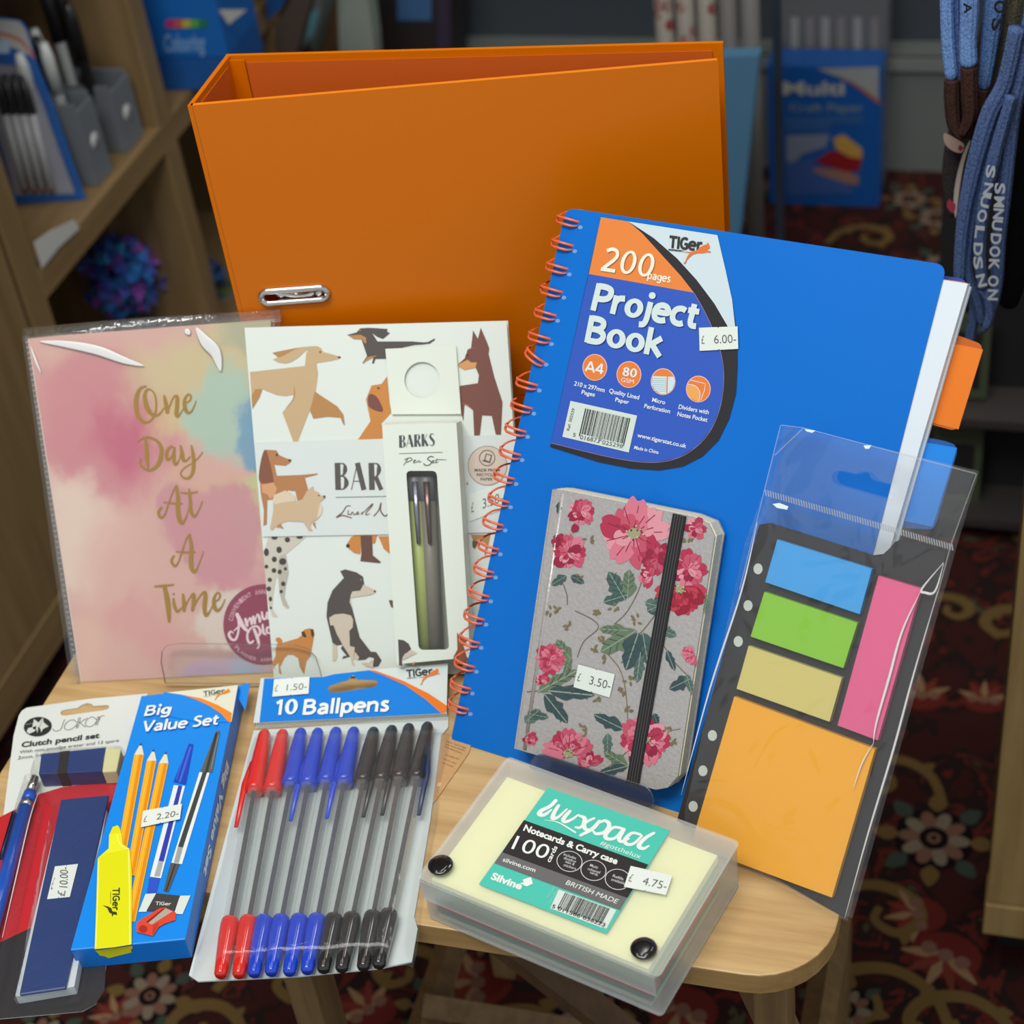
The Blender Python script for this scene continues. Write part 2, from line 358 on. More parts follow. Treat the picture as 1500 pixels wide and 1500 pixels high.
SF = {'P': (.62, [[(.1,0),(.1,1)], [(.1,.91),(.33,.91),(.5,.84),(.53,.7),(.48,.54),(.32,.46),(.1,.46)]]), 'r': (.42, [[(.1,0),(.1,.68)], [(.1,.42),(.2,.58),(.38,.62)]]), 'o': (.6, ['O', (.3,.34,.21,.27)]),
 'j': (.28, [[(.17,.66),(.17,.3),(.16,0),(.1,-.17),(-.03,-.2)], '.', (.17,.9)]), 'e': (.58, [[(.1,.36),(.49,.37),(.45,.55),(.3,.62),(.14,.54),(.08,.34),(.14,.13),(.3,.06),(.47,.11)]]), 'c': (.5, [[(.45,.57),(.32,.62),(.15,.55),(.08,.34),(.15,.13),(.32,.06),(.45,.11)]]),
 't': (.42, [[(.17,.86),(.17,.5),(.17,.2),(.24,.08),(.38,.08)], [(.02,.61),(.37,.61)]]), 'B': (.66, [[(.1,0),(.1,1)], [(.1,.91),(.35,.91),(.48,.83),(.48,.66),(.34,.54),(.1,.53)], [(.1,.53),(.36,.52),(.53,.42),(.54,.24),(.4,.1),(.1,.09)]]), 'k': (.58, [[(.1,0),(.1,1)], [(.48,.68),(.14,.34)], [(.2,.42),(.52,0)]]),
 'i': (.24, [[(.12,0),(.12,.68)], '.', (.12,.9)]), 'g': (.6, ['O', (.29,.36,.2,.25), [(.5,.66),(.5,.3),(.49,0),(.42,-.15),(.27,-.2),(.08,-.15)]]), 'V': (.68, [[(.05,1),(.34,.03)], [(.34,.03),(.63,1)]]), 'a': (.56, [[(.1,.56),(.25,.63),(.4,.57),(.44,.4),(.44,0)], [(.44,.38),(.22,.34),(.1,.22),(.14,.09),(.28,.06),(.44,.18)]]),
 'l': (.24, [[(.12,0),(.12,1)]]), 'u': (.6, [[(.1,.68),(.1,.25),(.17,.09),(.3,.06),(.48,.2)], [(.48,.68),(.48,0)]]), 'S': (.56, [[(.47,.86),(.3,.93),(.14,.86),(.11,.7),(.25,.56),(.4,.45),(.46,.28),(.38,.12),(.22,.06),(.06,.12)]]), 's': (.46, [[(.39,.58),(.25,.63),(.13,.57),(.13,.46),(.25,.36),(.35,.26),(.36,.14),(.25,.06),(.06,.1)]]),
 'p': (.6, [[(.1,-.24),(.1,.66)], 'O', (.31,.34,.2,.27)]), 'n': (.6, [[(.1,0),(.1,.68)], [(.1,.46),(.22,.58),(.36,.61),(.46,.52),(.48,.38),(.48,0)]]), '1': (.42, [[(.06,.76),(.25,.92)], [(.25,.99),(.25,0)]]), '0': (.6, ['O', (.3,.5,.2,.42)]), '2': (.58, [[(.08,.82),(.24,.92),(.4,.87),(.46,.7),(.38,.5),(.2,.25),(.08,.08)], [(.04,.08),(.52,.08)]]),
 'T': (.6, [[(.3,0),(.3,.95)], [(0,.91),(.6,.91)]]), 'I': (.24, [[(.12,0),(.12,1)]]), 'G': (.66, [[(.56,.82),(.4,.92),(.2,.85),(.1,.65),(.1,.35),(.2,.15),(.4,.08),(.56,.16)], [(.56,.08),(.56,.5)], [(.6,.46),(.34,.46)]]), 'A': (.66, [[(.04,0),(.33,.98)], [(.33,.98),(.62,0)], [(.15,.28),(.5,.28)]]),
 '4': (.6, [[(.42,0),(.42,.96)], [(.4,.95),(.07,.28)], [(.02,.28),(.56,.28)]]), '8': (.58, ['O', (.29,.72,.16,.2), 'O', (.29,.28,.19,.22)]), ' ': (.3, [])}
def btext(a, st, p0, p1, pt, col, lay=0, w=.16):
    """heavy rounded sans lettering drawn with strokes"""
    tot = sum(SF[c][0] for c in st); p = Vector(p0); e1 = (Vector(p1)-p)/tot; e2 = Vector(pt)-p; W_ = w*e2.length; x = 0
    q = lambda X, Y: tuple(p+e1*(x+X)+e2*Y)
    for ch in st:
        adv, L = SF[ch]; i = 0
        while i < len(L):
            if L[i] == 'O':
                cx, cy, rx, ry = L[i+1]; K = 26
                o_ = [q(cx+(rx+w*.42)*math.cos(t), cy+(ry+w*.42)*math.sin(t)) for t in [2*math.pi*k/K for k in range(K)]]
                n_ = [q(cx+(rx-w*.5)*math.cos(t), cy+(ry-w*.42)*math.sin(t)) for t in [2*math.pi*k/K for k in range(K)]]
                a.poly(o_, col, lay, holes=[n_]); i += 2
            elif L[i] == '.': a.ell(q(*L[i+1]), W_*.62, W_*.62, col, lay, 14); i += 2
            else: a.stroke([q(*v) for v in L[i]], W_, col, lay, 5, smooth=len(L[i]) > 2, cap=False); i += 1
        x += adv
def bars(a, quad, seed, col=(40, 40, 40), lay=2):
    """bar code bars inside quad TL TR BR BL"""
    rnd = random.Random(seed); x = 0; A, B, C_, D = [Vector(p) for p in quad]
    while x < .985:
        w = rnd.choice((.008, .012, .02, .028)); 
        p = [A.lerp(B, x), A.lerp(B, min(1, x+w)), D.lerp(C_, min(1, x+w)), D.lerp(C_, x)]
        a.poly([tuple(v) for v in p], col, lay); x += w+rnd.choice((.008, .012, .018))
def sticker(fr, parent, q, txt, c, rot=0, xf=None, pound='£'):
    """white price ticket with notches; q = TL TR BR BL in the picture"""
    if xf: q = xf(q)
    A, B, C_, D = [Vector(p) for p in q]
    mt, mb = A.lerp(B, .5), D.lerp(C_, .5); n1 = (B-A)*.02; n2 = (D-A)*.05
    out = [A, mt-n1, mt+n2, mt+n1, B, C_, mb+n1, mb-n2, mb-n1, D]
    o = plate('price_sticker', fr.L([tuple(p) for p in out], c), c, c+.00015, mat((226, 234, 226), .6), parent)
    a = Art(fr, c+.0003)
    b0 = D.lerp(A, .3)+(B-A)*.05
    h = (A-D)*.38
    q0 = D.lerp(A, .3)
    a.text(pound, tuple(q0+(B-A)*.05), tuple(q0+(B-A)*.13), tuple(q0+(B-A)*.05+h), (120, 122, 118), 0, -.005)
    a.text(txt, tuple(q0+(B-A)*.38), tuple(q0+(B-A)*.95), tuple(q0+(B-A)*.38+h), (95, 97, 95), 0, -.005)
    a.build('printed_price', o); o['label'] = 'white price sticker'
    return o
# ================================================================ SETTING
def carpet_mat():
    m = bpy.data.materials.new('carpet_pile'); m.use_nodes = True; nt = m.node_tree; b = nt.nodes['Principled BSDF']; L = nt.links.new
    tc = nt.nodes.new('ShaderNodeTexCoord')
    n = nt.nodes.new('ShaderNodeTexNoise'); n.inputs['Scale'].default_value = 26; n.inputs['Detail'].default_value = 3; n.inputs['Distortion'].default_value = .6
    L(tc.outputs['Object'], n.inputs['Vector'])
    cr = nt.nodes.new('ShaderNodeValToRGB'); cr.color_ramp.interpolation = 'CONSTANT'
    e = cr.color_ramp.elements; e[0].position = 0; e[0].color = lin((58, 28, 25)); e[1].position = .47; e[1].color = lin((40, 28, 25))
    for p, c in ((.56, (88, 36, 30)), (.62, (48, 30, 27)), (.68, (74, 68, 50))):
        x = e.new(p); x.color = lin(c)
    L(n.outputs[0], cr.inputs[0]); L(cr.outputs[0], b.inputs['Base Color']); b.inputs['Roughness'].default_value = .95
    b.inputs['Specular IOR Level'].default_value = .1
    return m
struct(box('floor', -1.6, -.6, FLOOR-.05, 1.9, 2.9, FLOOR, carpet_mat()))
flo = bpy.data.objects['floor']
def carpet_print():
    fr = Fr((0, 0, FLOOR), (1, 0, 0), (0, 1, 0)); a = Art(fr, .0004, rough=.95, step=.00015); a.spec = .1
    rnd = random.Random(5)
    cream = (124, 110, 94); dark = (24, 17, 17); gold = (106, 84, 48); green = (60, 70, 60); red = (98, 36, 31); pink = (116, 84, 70)
    def petals(x, y, r, n, cols, k0=0, lay=4):
        for i in range(n):
            t = 2*math.pi*(i+k0)/n; cx, cy = x+math.cos(t)*r*.68, y+math.sin(t)*r*.68
            c, s_ = math.cos(t), math.sin(t); L = []
            for j in range(10):
                u = 2*math.pi*j/10; px, py = math.cos(u)*r*.34, math.sin(u)*r*.68*math.sin(math.pi/n)*1.02
                L.append((cx+px*c-py*s_, cy+px*s_+py*c))
            a.lpoly(L, cols[i % len(cols)], lay)
    def disc(x, y, r, col, lay, n=14, sq=1, rot=0):
        a.lpoly([(x+r*math.cos(2*math.pi*i/n+rot), y+r*sq*math.sin(2*math.pi*i/n+rot)) for i in range(n)], col, lay)
    def leaf(x, y, ang, l, w, col, lay=3):
        c, s_ = math.cos(ang), math.sin(ang)
        P = [(0, 0), (.3, .5), (.65, .42), (1, 0), (.65, -.42), (.3, -.5)]
        a.lpoly(catmull([(x+(p*l)*c-(q*w)*s_, y+(p*l)*s_+(q*w)*c) for p, q in P], 3, True), col, lay)
    def rosette(x, y, r, s0=0):
        disc(x, y, r*1.14, dark, 2)
        for i in range(8): leaf(x+math.cos(i*.785)*r, y+math.sin(i*.785)*r, i*.785, r*.75, r*.5, green if i % 2 else gold, 3)
        petals(x, y, r, 10, [cream, pink]); disc(x, y, r*.42, dark, 5); disc(x, y, r*.2, pink, 6); disc(x, y, r*.09, dark, 7)
    def scroll(x, y, s, flip, w=.0055):
        P = [(-1.2, -.9), (-.9, -.2), (-.3, .15), (.35, 0), (.6, -.45), (.25, -.8), (-.15, -.6), (-.1, -.3)]
        P = catmull([(x+p*s*flip, y+q*s) for p, q in P], 6); V = []; F = []
        for i, p in enumerate(P):
            t = (P[min(len(P)-1, i+1)]-P[max(0, i-1)]).normalized(); n_ = Vector((-t.y, t.x))*w*(1.15-abs(i/len(P)-.4))
            V += [tuple(p+n_), tuple(p-n_)]
        F = [(2*i+1, 2*i+3, 2*i+2, 2*i) for i in range(len(P)-1)]
        F = F if flip < 0 else F
        a.add(V, F, gold, 3)
        for i in (8, 18, 28): leaf(P[i].x, P[i].y, rnd.uniform(0, 6.28), s*.3, s*.2, gold, 3)
    def palmette(x, y, s, ang):
        disc(x, y, s*1.0, red, 2, sq=.8, rot=ang)
        for k in range(3): disc(x+(k-1)*s*.5*math.cos(ang), y+(k-1)*s*.5*math.sin(ang), s*.22, pink, 4)
        for k in range(5): leaf(x, y, ang+.6*k-1.2+1.57, s*1.25, s*.3, (110, 50, 40) if k % 2 else (140, 110, 80), 3)
    c0 = onz(1368, 1229, FLOOR)
    rosette(c0.x, c0.y, .031)
    pts = [(1345, 1340, 'p', .024), (1300, 1310, 's', .05), (1385, 1400, 'p', .03), (1275, 1430, 's', .06), (1350, 1020, 'p', .024), (1300, 1120, 's', .045), (1340, 930, 'p', .02), (1390, 1470, 's', .05), (1240, 1480, 'r', .02),
           (1395, 880, 's', .03), (700, 1440, 'p', .03), (640, 1480, 'r', .022), (760, 1490, 's', .05), (860, 1480, 'r', .024), (600, 1400, 's', .04), (540, 1480, 'p', .025), (220, 1460, 'r', .024), (170, 1490, 'p', .02), (300, 1480, 's', .04), (1000, 1480, 'p', .03)]
    used = [(c0.x, c0.y)]
    for u, v, k, s_ in pts:
        p = onz(u, v, FLOOR); used.append((p.x, p.y))
        (rosette(p.x, p.y, s_) if k == 'r' else palmette(p.x, p.y, s_, rnd.uniform(0, 3)) if k == 'p' else scroll(p.x, p.y, s_, rnd.choice((-1, 1))))
    n = 0
    while n < 330:
        x, y = rnd.uniform(-.85, .9), rnd.uniform(.4, 2.2)
        if any((x-q[0])**2+(y-q[1])**2 < .0032 for q in used): n += .2; continue
        used.append((x, y)); n += 1; k = rnd.random(); s_ = rnd.uniform(.018, .032)
        (rosette(x, y, s_*.9) if k < .3 else palmette(x, y, s_, rnd.uniform(0, 3)) if k < .65 else scroll(x, y, s_*1.6, rnd.choice((-1, 1)), .006))
    o = a.build('carpet_pattern', flo); o['kind'] = 'stuff'; o.location.z = FLOOR
carpet_print()
WALLG = mat((62, 68, 76), .8); WALLW = mat((112, 118, 114), .6); WALLL = mat((90, 86, 80), .8)
struct(box('wall_back', -1.6, 2.3, FLOOR, 1.9, 2.35, 1.95, WALLG))
struct(box('wall_left', -1.65, -.6, FLOOR, -1.6, 2.35, 1.95, WALLL))
struct(box('ceiling', -1.65, -.6, 1.95, 1.9, 2.35, 2.0, mat((235, 235, 230), .8)))
pt_ = ony(1340, 65, 2.29)
o = struct(box('baseboard_back', -.9, 2.25, FLOOR, 1.9, 2.3, pt_.z, WALLW))
q_ = ony(1340, 100, 2.25)
box('ledge', -.9, 2.24, q_.z, 1.9, 2.255, pt_.z, mat((124, 130, 126), .6), o)
# ---------------------------------------------------------------- left bookcase (near unit with door, then open cubes)
XF = -.93
bc = root('bookcase', (XF, 1.27, -.475), 'open beech cube bookcase holding pens and grey boxes, left of the folder', 'bookcase')
def bx(name, b0, b1, z0, z1, x0=-.36, x1=0.0, m=BEECHY, par=None):
    return box(name, x0, b0-1.27, z0+.475, x1, b1-1.27, z1+.475, m, par or bc, .0015)
bx('base', 1.262, 2.25, -.475, -.43); bx('side_panel', 1.262, 1.296, -.43, .62, m=BEECHZ)
bx('divider', 1.592, 1.624, -.43, -.157, m=BEECHZ); bx('divider', 1.592, 1.624, -.125, .62, m=BEECHZ); bx('divider', 1.922, 1.95, -.43, .62, m=BEECHZ)
bx('side_panel', 2.24, 2.27, -.43, .62, m=BEECHZ)
bx('shelf', 1.296, 1.922, -.157, -.125); bx('shelf', 1.296, 1.922, .19, .22); bx('shelf', 1.95, 2.24, -.157, -.125); bx('top_panel', 1.262, 2.27, .62, .65)
bx('back_panel', 1.27, 2.26, -.43, .62, -.372, -.36, mat((112, 92, 60), .7))
cu = root('cupboard', (XF, .2, -.475), 'plain beech cupboard side at the left edge, beside the rainbow pink planner', 'cupboard')
box('plinth', -.4, .0, 0, 0, 1.06, .045, BEECHY, cu, .001); box('carcass', -.42, 0, .0455, -.014, 1.06, 1.1, BEECHZ, cu, .001)
box('door', -.0135, .0, .0455, -.002, .62, 1.1, BEECHZ, cu, .001); box('door', -.0135, .624, .0455, -.002, 1.055, 1.1, BEECHZ, cu, .001)
for b in (.3, 1.1): tube('foot', [(-.2, b-.2, -.045), (-.2, b-.2, 0)], .02, mat((20, 20, 20), .5), cu)
for b in (1.35, 2.15): tube('foot', [(-.2, b-1.27, -.045), (-.2, b-1.27, 0)], .02, mat((20, 20, 20), .5), bc)
# shelf price label
fr = Fr((XF+.001, 1.3, -.125), (0, 1, 0), (0, 0, 1))
o = plate('shelf_ticket', fr.L([(48, 355), (72, 338), (106, 322), (114, 335), (84, 362), (60, 392)]), .001, .002, mat((205, 206, 200), .5), None); o.matrix_world = fr.m
tag(o, 'white card ticket on the bookcase shelf edge below the blister card of pens', 'ticket')
# grey storage boxes with pens
GREY = mat((112, 118, 124), .55)
def storage_box(poly, label, dep=.2):
    fr = Fr((XF-.012, 1.3, -.125), (0, 1, 0), (0, 0, 1)); L = fr.L(poly)
    r = root('storage_box', fr, label, 'storage box', 'grey boxes of pens on the bookcase shelf')
    b0, b1 = max(L[0][0]+.002, .160), L[2][0]-.005; top = max(p[1] for p in L)
    t = .003
    box('front_panel', b0, 0.001, -t, b1, top*.86, 0, GREY, r); box('back_panel', b0, 0.001, -dep, b1, top, -dep+t, GREY, r)
    box('side_panel', b0, 0.001, -dep+t, b0+t, top*.93, -t, GREY, r); box('side_panel', b1-t, 0.001, -dep+t, b1, top*.93, -t, GREY, r)
    box('bottom_panel', b0+t, 0.001, -dep+t, b1-t, .004, -t, GREY, r)
    mid = (b0+b1)/2
    tube('round_label', [(mid, top*.45, 0), (mid, top*.45, .0008)], .009, mat((190, 192, 190), .5), r, seg=16)
    return fr, b0, b1, top
def marker(fr, a, b, c, col, cap, label, lean=0, grp='loose pens standing in the grey boxes', h=.135):
    m = fr.m @ Matrix.Translation(Vector((a, .006, c))) @ Matrix.Rotation(lean, 4, 'Z') @ Matrix.Rotation(lean*.7, 4, 'X')
    r = bpy.data.objects.new('marker_pen', None); COL.objects.link(r); r.matrix_world = m; r['label'] = label; r['category'] = 'pen'; r['group'] = grp
    lathe_y('barrel', [(0, .0035), (.004, .0055), (h*.62, .0062), (h*.62+.001, .0066)], mat(col, .4), r, 10)
    lathe_y('cap', [(h*.62+.001, .0072), (h*.9, .0068), (h, .004)], mat(cap, .35), r, 10)
fr, b0, b1, top = storage_box([(90, 165), (157, 118), (165, 235), (130, 280)], 'grey card box of pens nearer the camera, behind the blister card of pens')
blk = (34, 34, 36); wht = (205, 208, 206)
DESC = ('white pen at the near left corner of the nearer grey box', 'white pen with black cap at the front of the nearer grey box', 'all white pen upright in the middle of the nearer grey box', 'black pen with white cap at the right front of the nearer grey box', 'black pen behind the white ones, left in the nearer grey box', 'black pen at the back middle of the nearer grey box', 'white pen with black cap at the back right of the nearer grey box', 'black pen at the back left corner of the nearer grey box')
for i, (t, c, col, cap, ln) in enumerate(((.12, -.05, wht, wht, .1), (.4, -.03, wht, blk, -.1), (.62, -.03, wht, wht, .06), (.85, -.04, blk, wht, -.12), (.3, -.12, blk, blk, .15), (.6, -.15, blk, blk, -.05), (.8, -.12, wht, blk, .1), (.15, -.16, blk, blk, -.1))):
    marker(fr, b0+t*(b1-b0), 0, c, col, cap, DESC[i], ln, 'loose pens in the nearer grey box', h=.15)
fr, b0, b1, top = storage_box([(157, 122), (200, 84), (213, 190), (167, 235)], 'grey card box of pens farther along the shelf, against the divider')
DESC = ('black pen leaning at the front left of the farther grey box', 'white pen with black cap in the middle of the farther grey box', 'black pen leaning toward the divider in the farther grey box', 'black pen at the back of the farther grey box')
for i, (t, c, col, cap, ln) in enumerate(((.25, -.03, blk, blk, .12), (.6, -.06, wht, blk, -.08), (.85, -.05, blk, blk, -.14), (.4, -.13, blk, blk, .1))):
    marker(fr, b0+t*(b1-b0), 0, c, col, cap, DESC[i], ln, 'loose pens in the farther grey box', h=.17)
# blister card of pens on the shelf
fr = frame_lean((22, 299), (126, 292), 12, -.124)
r = root('pen_blister_card', fr, 'blue blister card of four black and white pens standing on the bookcase shelf', 'pen pack')
outl = fr.L([(22, 299), (126, 292), (105, 235), (80, 160), (52, 88), (40, 42), (30, 30), (-14, 24), (-45, 60)])
plate('backing_card', rquad(outl, .004), -.002, 0, mat((30, 92, 165), .45), r)
a = Art(fr, .0006)
a.poly([(20, 286), (110, 284), (88, 225), (62, 150), (40, 98), (-30, 92)], (150, 150, 160), 0)
a.poly([(0, 62), (50, 84), (38, 44), (28, 31), (-10, 27)], (180, 180, 178), 0)
a.stroke([(-5, 48), (28, 58), (50, 84)], 4, (190, 90, 60), 1)
a.poly([(-6, 78), (14, 78), (14, 60), (-6, 60)], (170, 195, 220), 1)
a.build('card_print', r)
for i, x in enumerate((2, 15, 28, 41)):
    top_, bot = fr.l(x-8, 108, .004), fr.l(x+36, 280, .004)
    d = bot-top_
    p = lambda t: (top_.x+d.x*t, top_.y+d.y*t, .006)
    pr = bpy.data.objects.new('fineliner_pen', None); COL.objects.link(pr); pr.matrix_world = fr.m
    pr['label'] = ('leftmost', 'second', 'third', 'rightmost')[i]+' black capped pen with white barrel on the blue blister card'; pr['category'] = 'pen'; pr['group'] = 'pens on the blue blister card'
    tube('cap', [p(0), p(.33)], [.0035, .0052], mat((22, 22, 26), .35), pr)
    tube('barrel', [p(.331), p(.97)], [.0048, .0044], mat((170, 170, 172), .35), pr)
    tube('tip', [p(.971), p(1.0)], [.004, .002], mat((130, 60, 60), .35), pr)
bl_ = fr.L([(-30, 92), (40, 98), (62, 150), (88, 225), (110, 284), (20, 286)], .014); plate('blister', rquad(bl_, .004), .0008, .014, CLEARF, r)
# fluffy things in the lower cube
def fluffy(px, base_z, cols, label, seed, nb, x):
    P = onx(px[0], px[1], x); rnd = random.Random(seed)
    r = root('fluffy_pen_topper', (P.x, P.y, base_z), label, 'novelty pen', 'fluffy topped pens in the lower cube of the bookcase')
    h = P.z-base_z
    tube('pot', [(0, 0, 0), (0, 0, h*.45)], [.018, .023], mat((96, 98, 104), .5), r, seg=14)
    tube('stem', [(0, 0, h*.45), (0, 0, h*.8)], .004, mat((60, 60, 80), .5), r)
    groups = {c: ([], []) for c in cols}
    for i in range(nb):
        d = Vector((rnd.gauss(0, 1), rnd.gauss(0, 1), rnd.gauss(0, 1))).normalized(); R0 = px[2]*rnd.uniform(.45, 1)
        c = Vector((0, 0, h))+d*R0; V, F = groups[cols[i % len(cols)]]
        s = d.cross(Vector((rnd.random(), rnd.random(), 1))).normalized(); u = d.cross(s); k = len(V); l = px[2]*.42
        V += [tuple(c-s*l*.5), tuple(c+d*l*.5-u*l*.5), tuple(c+s*l*.5), tuple(c+d*l*.6+u*l*.45), tuple(c+d*l*.1+u*.003)]
        F += [(k, k+1, k+4), (k+1, k+2, k+4), (k+2, k+3, k+4), (k+3, k, k+4)]
    for c, (V, F) in groups.items():
        o = mk('fluff', V, F, mat(c, .8), r); o['kind'] = 'stuff'
fluffy((178, 402, .046), -.429, [(60, 130, 210), (84, 100, 200), (160, 90, 190), (70, 160, 220)], 'blue and purple fluffy pen topper, nearest in the lower cube of the bookcase', 2, 260, -1.02)
fluffy((236, 385, .042), -.429, [(60, 120, 210), (74, 84, 170), (110, 90, 180), (80, 140, 220)], 'second blue fluffy pen topper, left of the cube divider in the bookcase', 3, 260, -1.02)
fluffy((300, 415, .028), -.429, [(50, 100, 150), (80, 70, 130), (70, 110, 160)], 'blue fluffy pen topper right of the cube divider, beside the folder edge', 4, 200, -1.0)
fluffy((328, 428, .018), -.429, [(110, 130, 50), (130, 140, 60)], 'small green fluffy topper beside the orange folder edge', 5, 140, -.98)
# blue packs on the far cube shelf
def pack(fr, label, w, h, d, cols, cat='box', name='stationery_box', extra=None):
    r = root(name, fr, label, cat); box('carton', 0, 0, -d, w, h, 0, mat(cols, .45), r, .001); return r
fr = frame_lean((232, 132), (345, 132), 0, -.124)
P0, P1 = fr.l(235, 132), fr.l(295, 132)
r = root('stationery_box', fr, 'lower blue carton on the far bookcase shelf left of the folder', 'box', 'blue cartons on the far shelf')
w = fr.l(345, 132).x
box('carton', 0, 0, -.1, w, .038, 0, mat((26, 88, 160), .45), r, .001)
fr2 = Fr(fr.O+Vector((0, 0, .0395)), fr.ex, fr.ey)
r2 = root('stationery_box', fr2, 'upper blue carton with a rainbow strip on the far bookcase shelf', 'box', 'blue cartons on the far shelf')
box('carton', 0, 0, -.1, w, .085, 0, mat((24, 104, 186), .4), r2, .001)
a = Art(fr2, .0008); cl = [(190, 50, 110), (200, 90, 60), (190, 180, 60), (90, 170, 70), (40, 120, 90)]
for i, c in enumerate(cl): a.poly([(243+i*12, 29), (256+i*12, 28), (256+i*12, 40), (243+i*12, 41)], c, 0)
a.text('Colouring', (240, 76), (300, 74), (240, 50), (120, 165, 215), 0, .03); a.poly([(320, 14), (362, 14), (335, 36)], (180, 180, 175), 0)
a.build('printed_front', r2)
fr3 = Fr(fr2.O+Vector((0, 0, .0865))-fr.n*.01, fr.ex, fr.ey)
r3 = root('stationery_box', fr3, 'dark closed carton lying on the rainbow striped blue carton', 'box', 'blue cartons on the far shelf'); box('carton', .01, 0, -.1, w*.95, .03, 0, mat((52, 52, 60), .6), r3, .001)
# things behind the folder at the back wall
fr = Fr((onz(385, 60, -.1).x, 1.98, -.124), (1, 0, 0), (0, 0, 1))
def wallthing(name, poly, yb, thick, col, label, cat, zbase=None, rough=.6, round_=.003):
    """upright slab standing at depth yb"""
    ps = [ony(u, v, yb) for u, v in poly]; zb = FLOOR if zbase is None else zbase
    fr = Fr((ps[0].x, yb, zb), (1, 0, 0), (0, 0, 1)); L = [fr.l(u, v) for u, v in poly]
    o = root(name, fr, label, cat)
    plate('body', rquad(L, round_), -thick, 0, mat(col, rough), o); return fr, o
frd, du = wallthing('display_stand', [(540, -60), (655, -60), (655, 140), (540, 140)], 2.15, .1, (44, 36, 38), 'dark brown display stand behind the folder at the back wall', 'display stand')
a = Art(frd, .001); a.poly([(582, -10), (632, -10), (632, 30), (582, 30)], (70, 110, 160), 0); a.poly([(640, -60), (660, -60), (660, 140), (640, 140)], (62, 54, 72), 0); a.build('blue_notice', du)
wallthing('white_post', [(492, -60), (532, -60), (547, 60), (552, 150), (500, 150)], 2.0, .03, (150, 160, 150), 'pale green white upright post behind the folder', 'post')
fr_, o_ = wallthing('grey_file', [(440, -60), (480, -60), (470, 30), (452, 95), (425, 95)], 1.95, .05, (92, 98, 96), 'grey green file leaning behind the folder', 'file'); 
a = Art(fr_, .001); a.poly([(455, 20), (468, 10), (460, 50), (448, 60)], (90, 150, 160), 0); a.poly([(433, 70), (458, 64), (452, 95), (425, 95)], (50, 48, 48), 0); a.build('spine_label', o_)
wallthing('blue_file', [(386, -40), (430, -40), (412, 12), (392, 30)], 1.9, .02, (30, 90, 160), 'blue plastic file hanging in the far bookcase cube', 'file', -.124)
wallthing('brown_folder', [(402, 40), (445, -30), (462, -20), (430, 90), (404, 90)], 1.84, .02, (74, 62, 54), 'dark brown folder leaning behind the grey file', 'folder')
wallthing('white_tube', [(396, 44), (412, 42), (422, 95), (400, 95)], 1.93, .012, (160, 164, 158), 'short white tube standing left of the grey file', 'tube')
# light blue dump bin with wrapping rolls, and blue pack with stack
frb, bb = wallthing('display_bin', [(1020, 84), (1112, 82), (1084, 345), (1030, 345)], 1.72, .02, (80, 128, 162), 'light blue display bin on the carpet right of the folder', 'display bin')
V, F = bbox_mesh([(frb.l(1113, 84).x, 0.001, -.10, frb.l(1113, 84).x+.008, frb.l(1110, 0).y, -.085)])
mk('side_panel', V, F, mat((40, 50, 66), .6), bb)
rnd = random.Random(3)
for i, x in enumerate((958, 990, 1022, 1054, 1086)):
    P = ony(x, 60, 1.82); r = root('wrapping_roll', (P.x, 1.88, FLOOR), ('%s cream roll of wrapping paper with red spots standing behind the folder corner' % ('leftmost', 'second', 'middle', 'fourth', 'rightmost')[i]), 'wrapping paper', 'rolls of spotted wrapping paper')
    h = P.z-FLOOR+.10
    tube('paper_roll', [(0, 0, 0), (0, 0, h)], .0108, mat((150, 144, 134) if i < 3 else (110, 108, 104), .6), r, seg=16)
    if i < 3:
        for k in range(14):
            t = rnd.uniform(-2.6, -.5); z = h-.2+rnd.uniform(0, .2)
            V = [((.0112)*math.cos(t+dx*.5), .0112*math.sin(t+dx*.5), z+dz*.007) for dx, dz in ((-1, 0), (-.5, .9), (.5, .8), (1, 0), (.5, -.9), (-.5, -.8))]
            mk('red_spot', V, [tuple(range(6))], mat((150, 46, 46), .6), r)
Pb0, Pb1 = onz(1127, 298, FLOOR), onz(1287, 300, FLOOR)
fr = Fr((Pb0.x, Pb0.y, FLOOR), (1, 0, 0), (0, 0, 1))
r = root('card_pack', fr, 'large blue pack with red and yellow cards pictured, standing on the carpet by the wall', 'paper pack')
H_ = fr.l(1127, 95).y; w = fr.l(1290, 200).x
box('carton', 0, 0, -.05, w, H_, 0, mat((18, 84, 160), .4), r, .001)
a = Art(fr, .0012, cz(1090, 0, 1406/300)); 
a.poly([(500, 470), (925, 460), (925, 690), (860, 640), (740, 560), (620, 520)], (150, 156, 156), 0)
a.stroke([(640, 520), (760, 580), (860, 650), (925, 700)], [4, 16, 24, 28], (170, 96, 66), 1)
a.text('Multi', (265, 650), (690, 650), (265, 560), (170, 172, 164), 1, .03); a.text('Craft Paper', (310, 765), (820, 765), (310, 710), (120, 140, 140), 1, .01)
a.poly([(280, 800), (820, 790), (820, 850), (600, 850), (590, 900), (280, 900)], (46, 92, 150), 0)
a.poly([(290, 930), (590, 920), (560, 1010), (400, 1060), (340, 1120), (290, 1110)], (120, 130, 150), 0)
a.poly([(290, 1120), (480, 1080), (480, 1180), (750, 1280), (750, 1330), (290, 1340)], (58, 88, 150), 0)
a.poly([(480, 1150), (700, 1170), (790, 1210), (780, 1270), (700, 1260), (480, 1180)], (150, 110, 96), 1)
a.poly([(480, 1110), (600, 1030), (810, 1090), (790, 1170), (700, 1180)], (140, 24, 32), 2)
a.poly([(610, 950), (680, 920), (810, 1020), (810, 1090), (720, 1075), (630, 1020)], (190, 150, 70), 3)
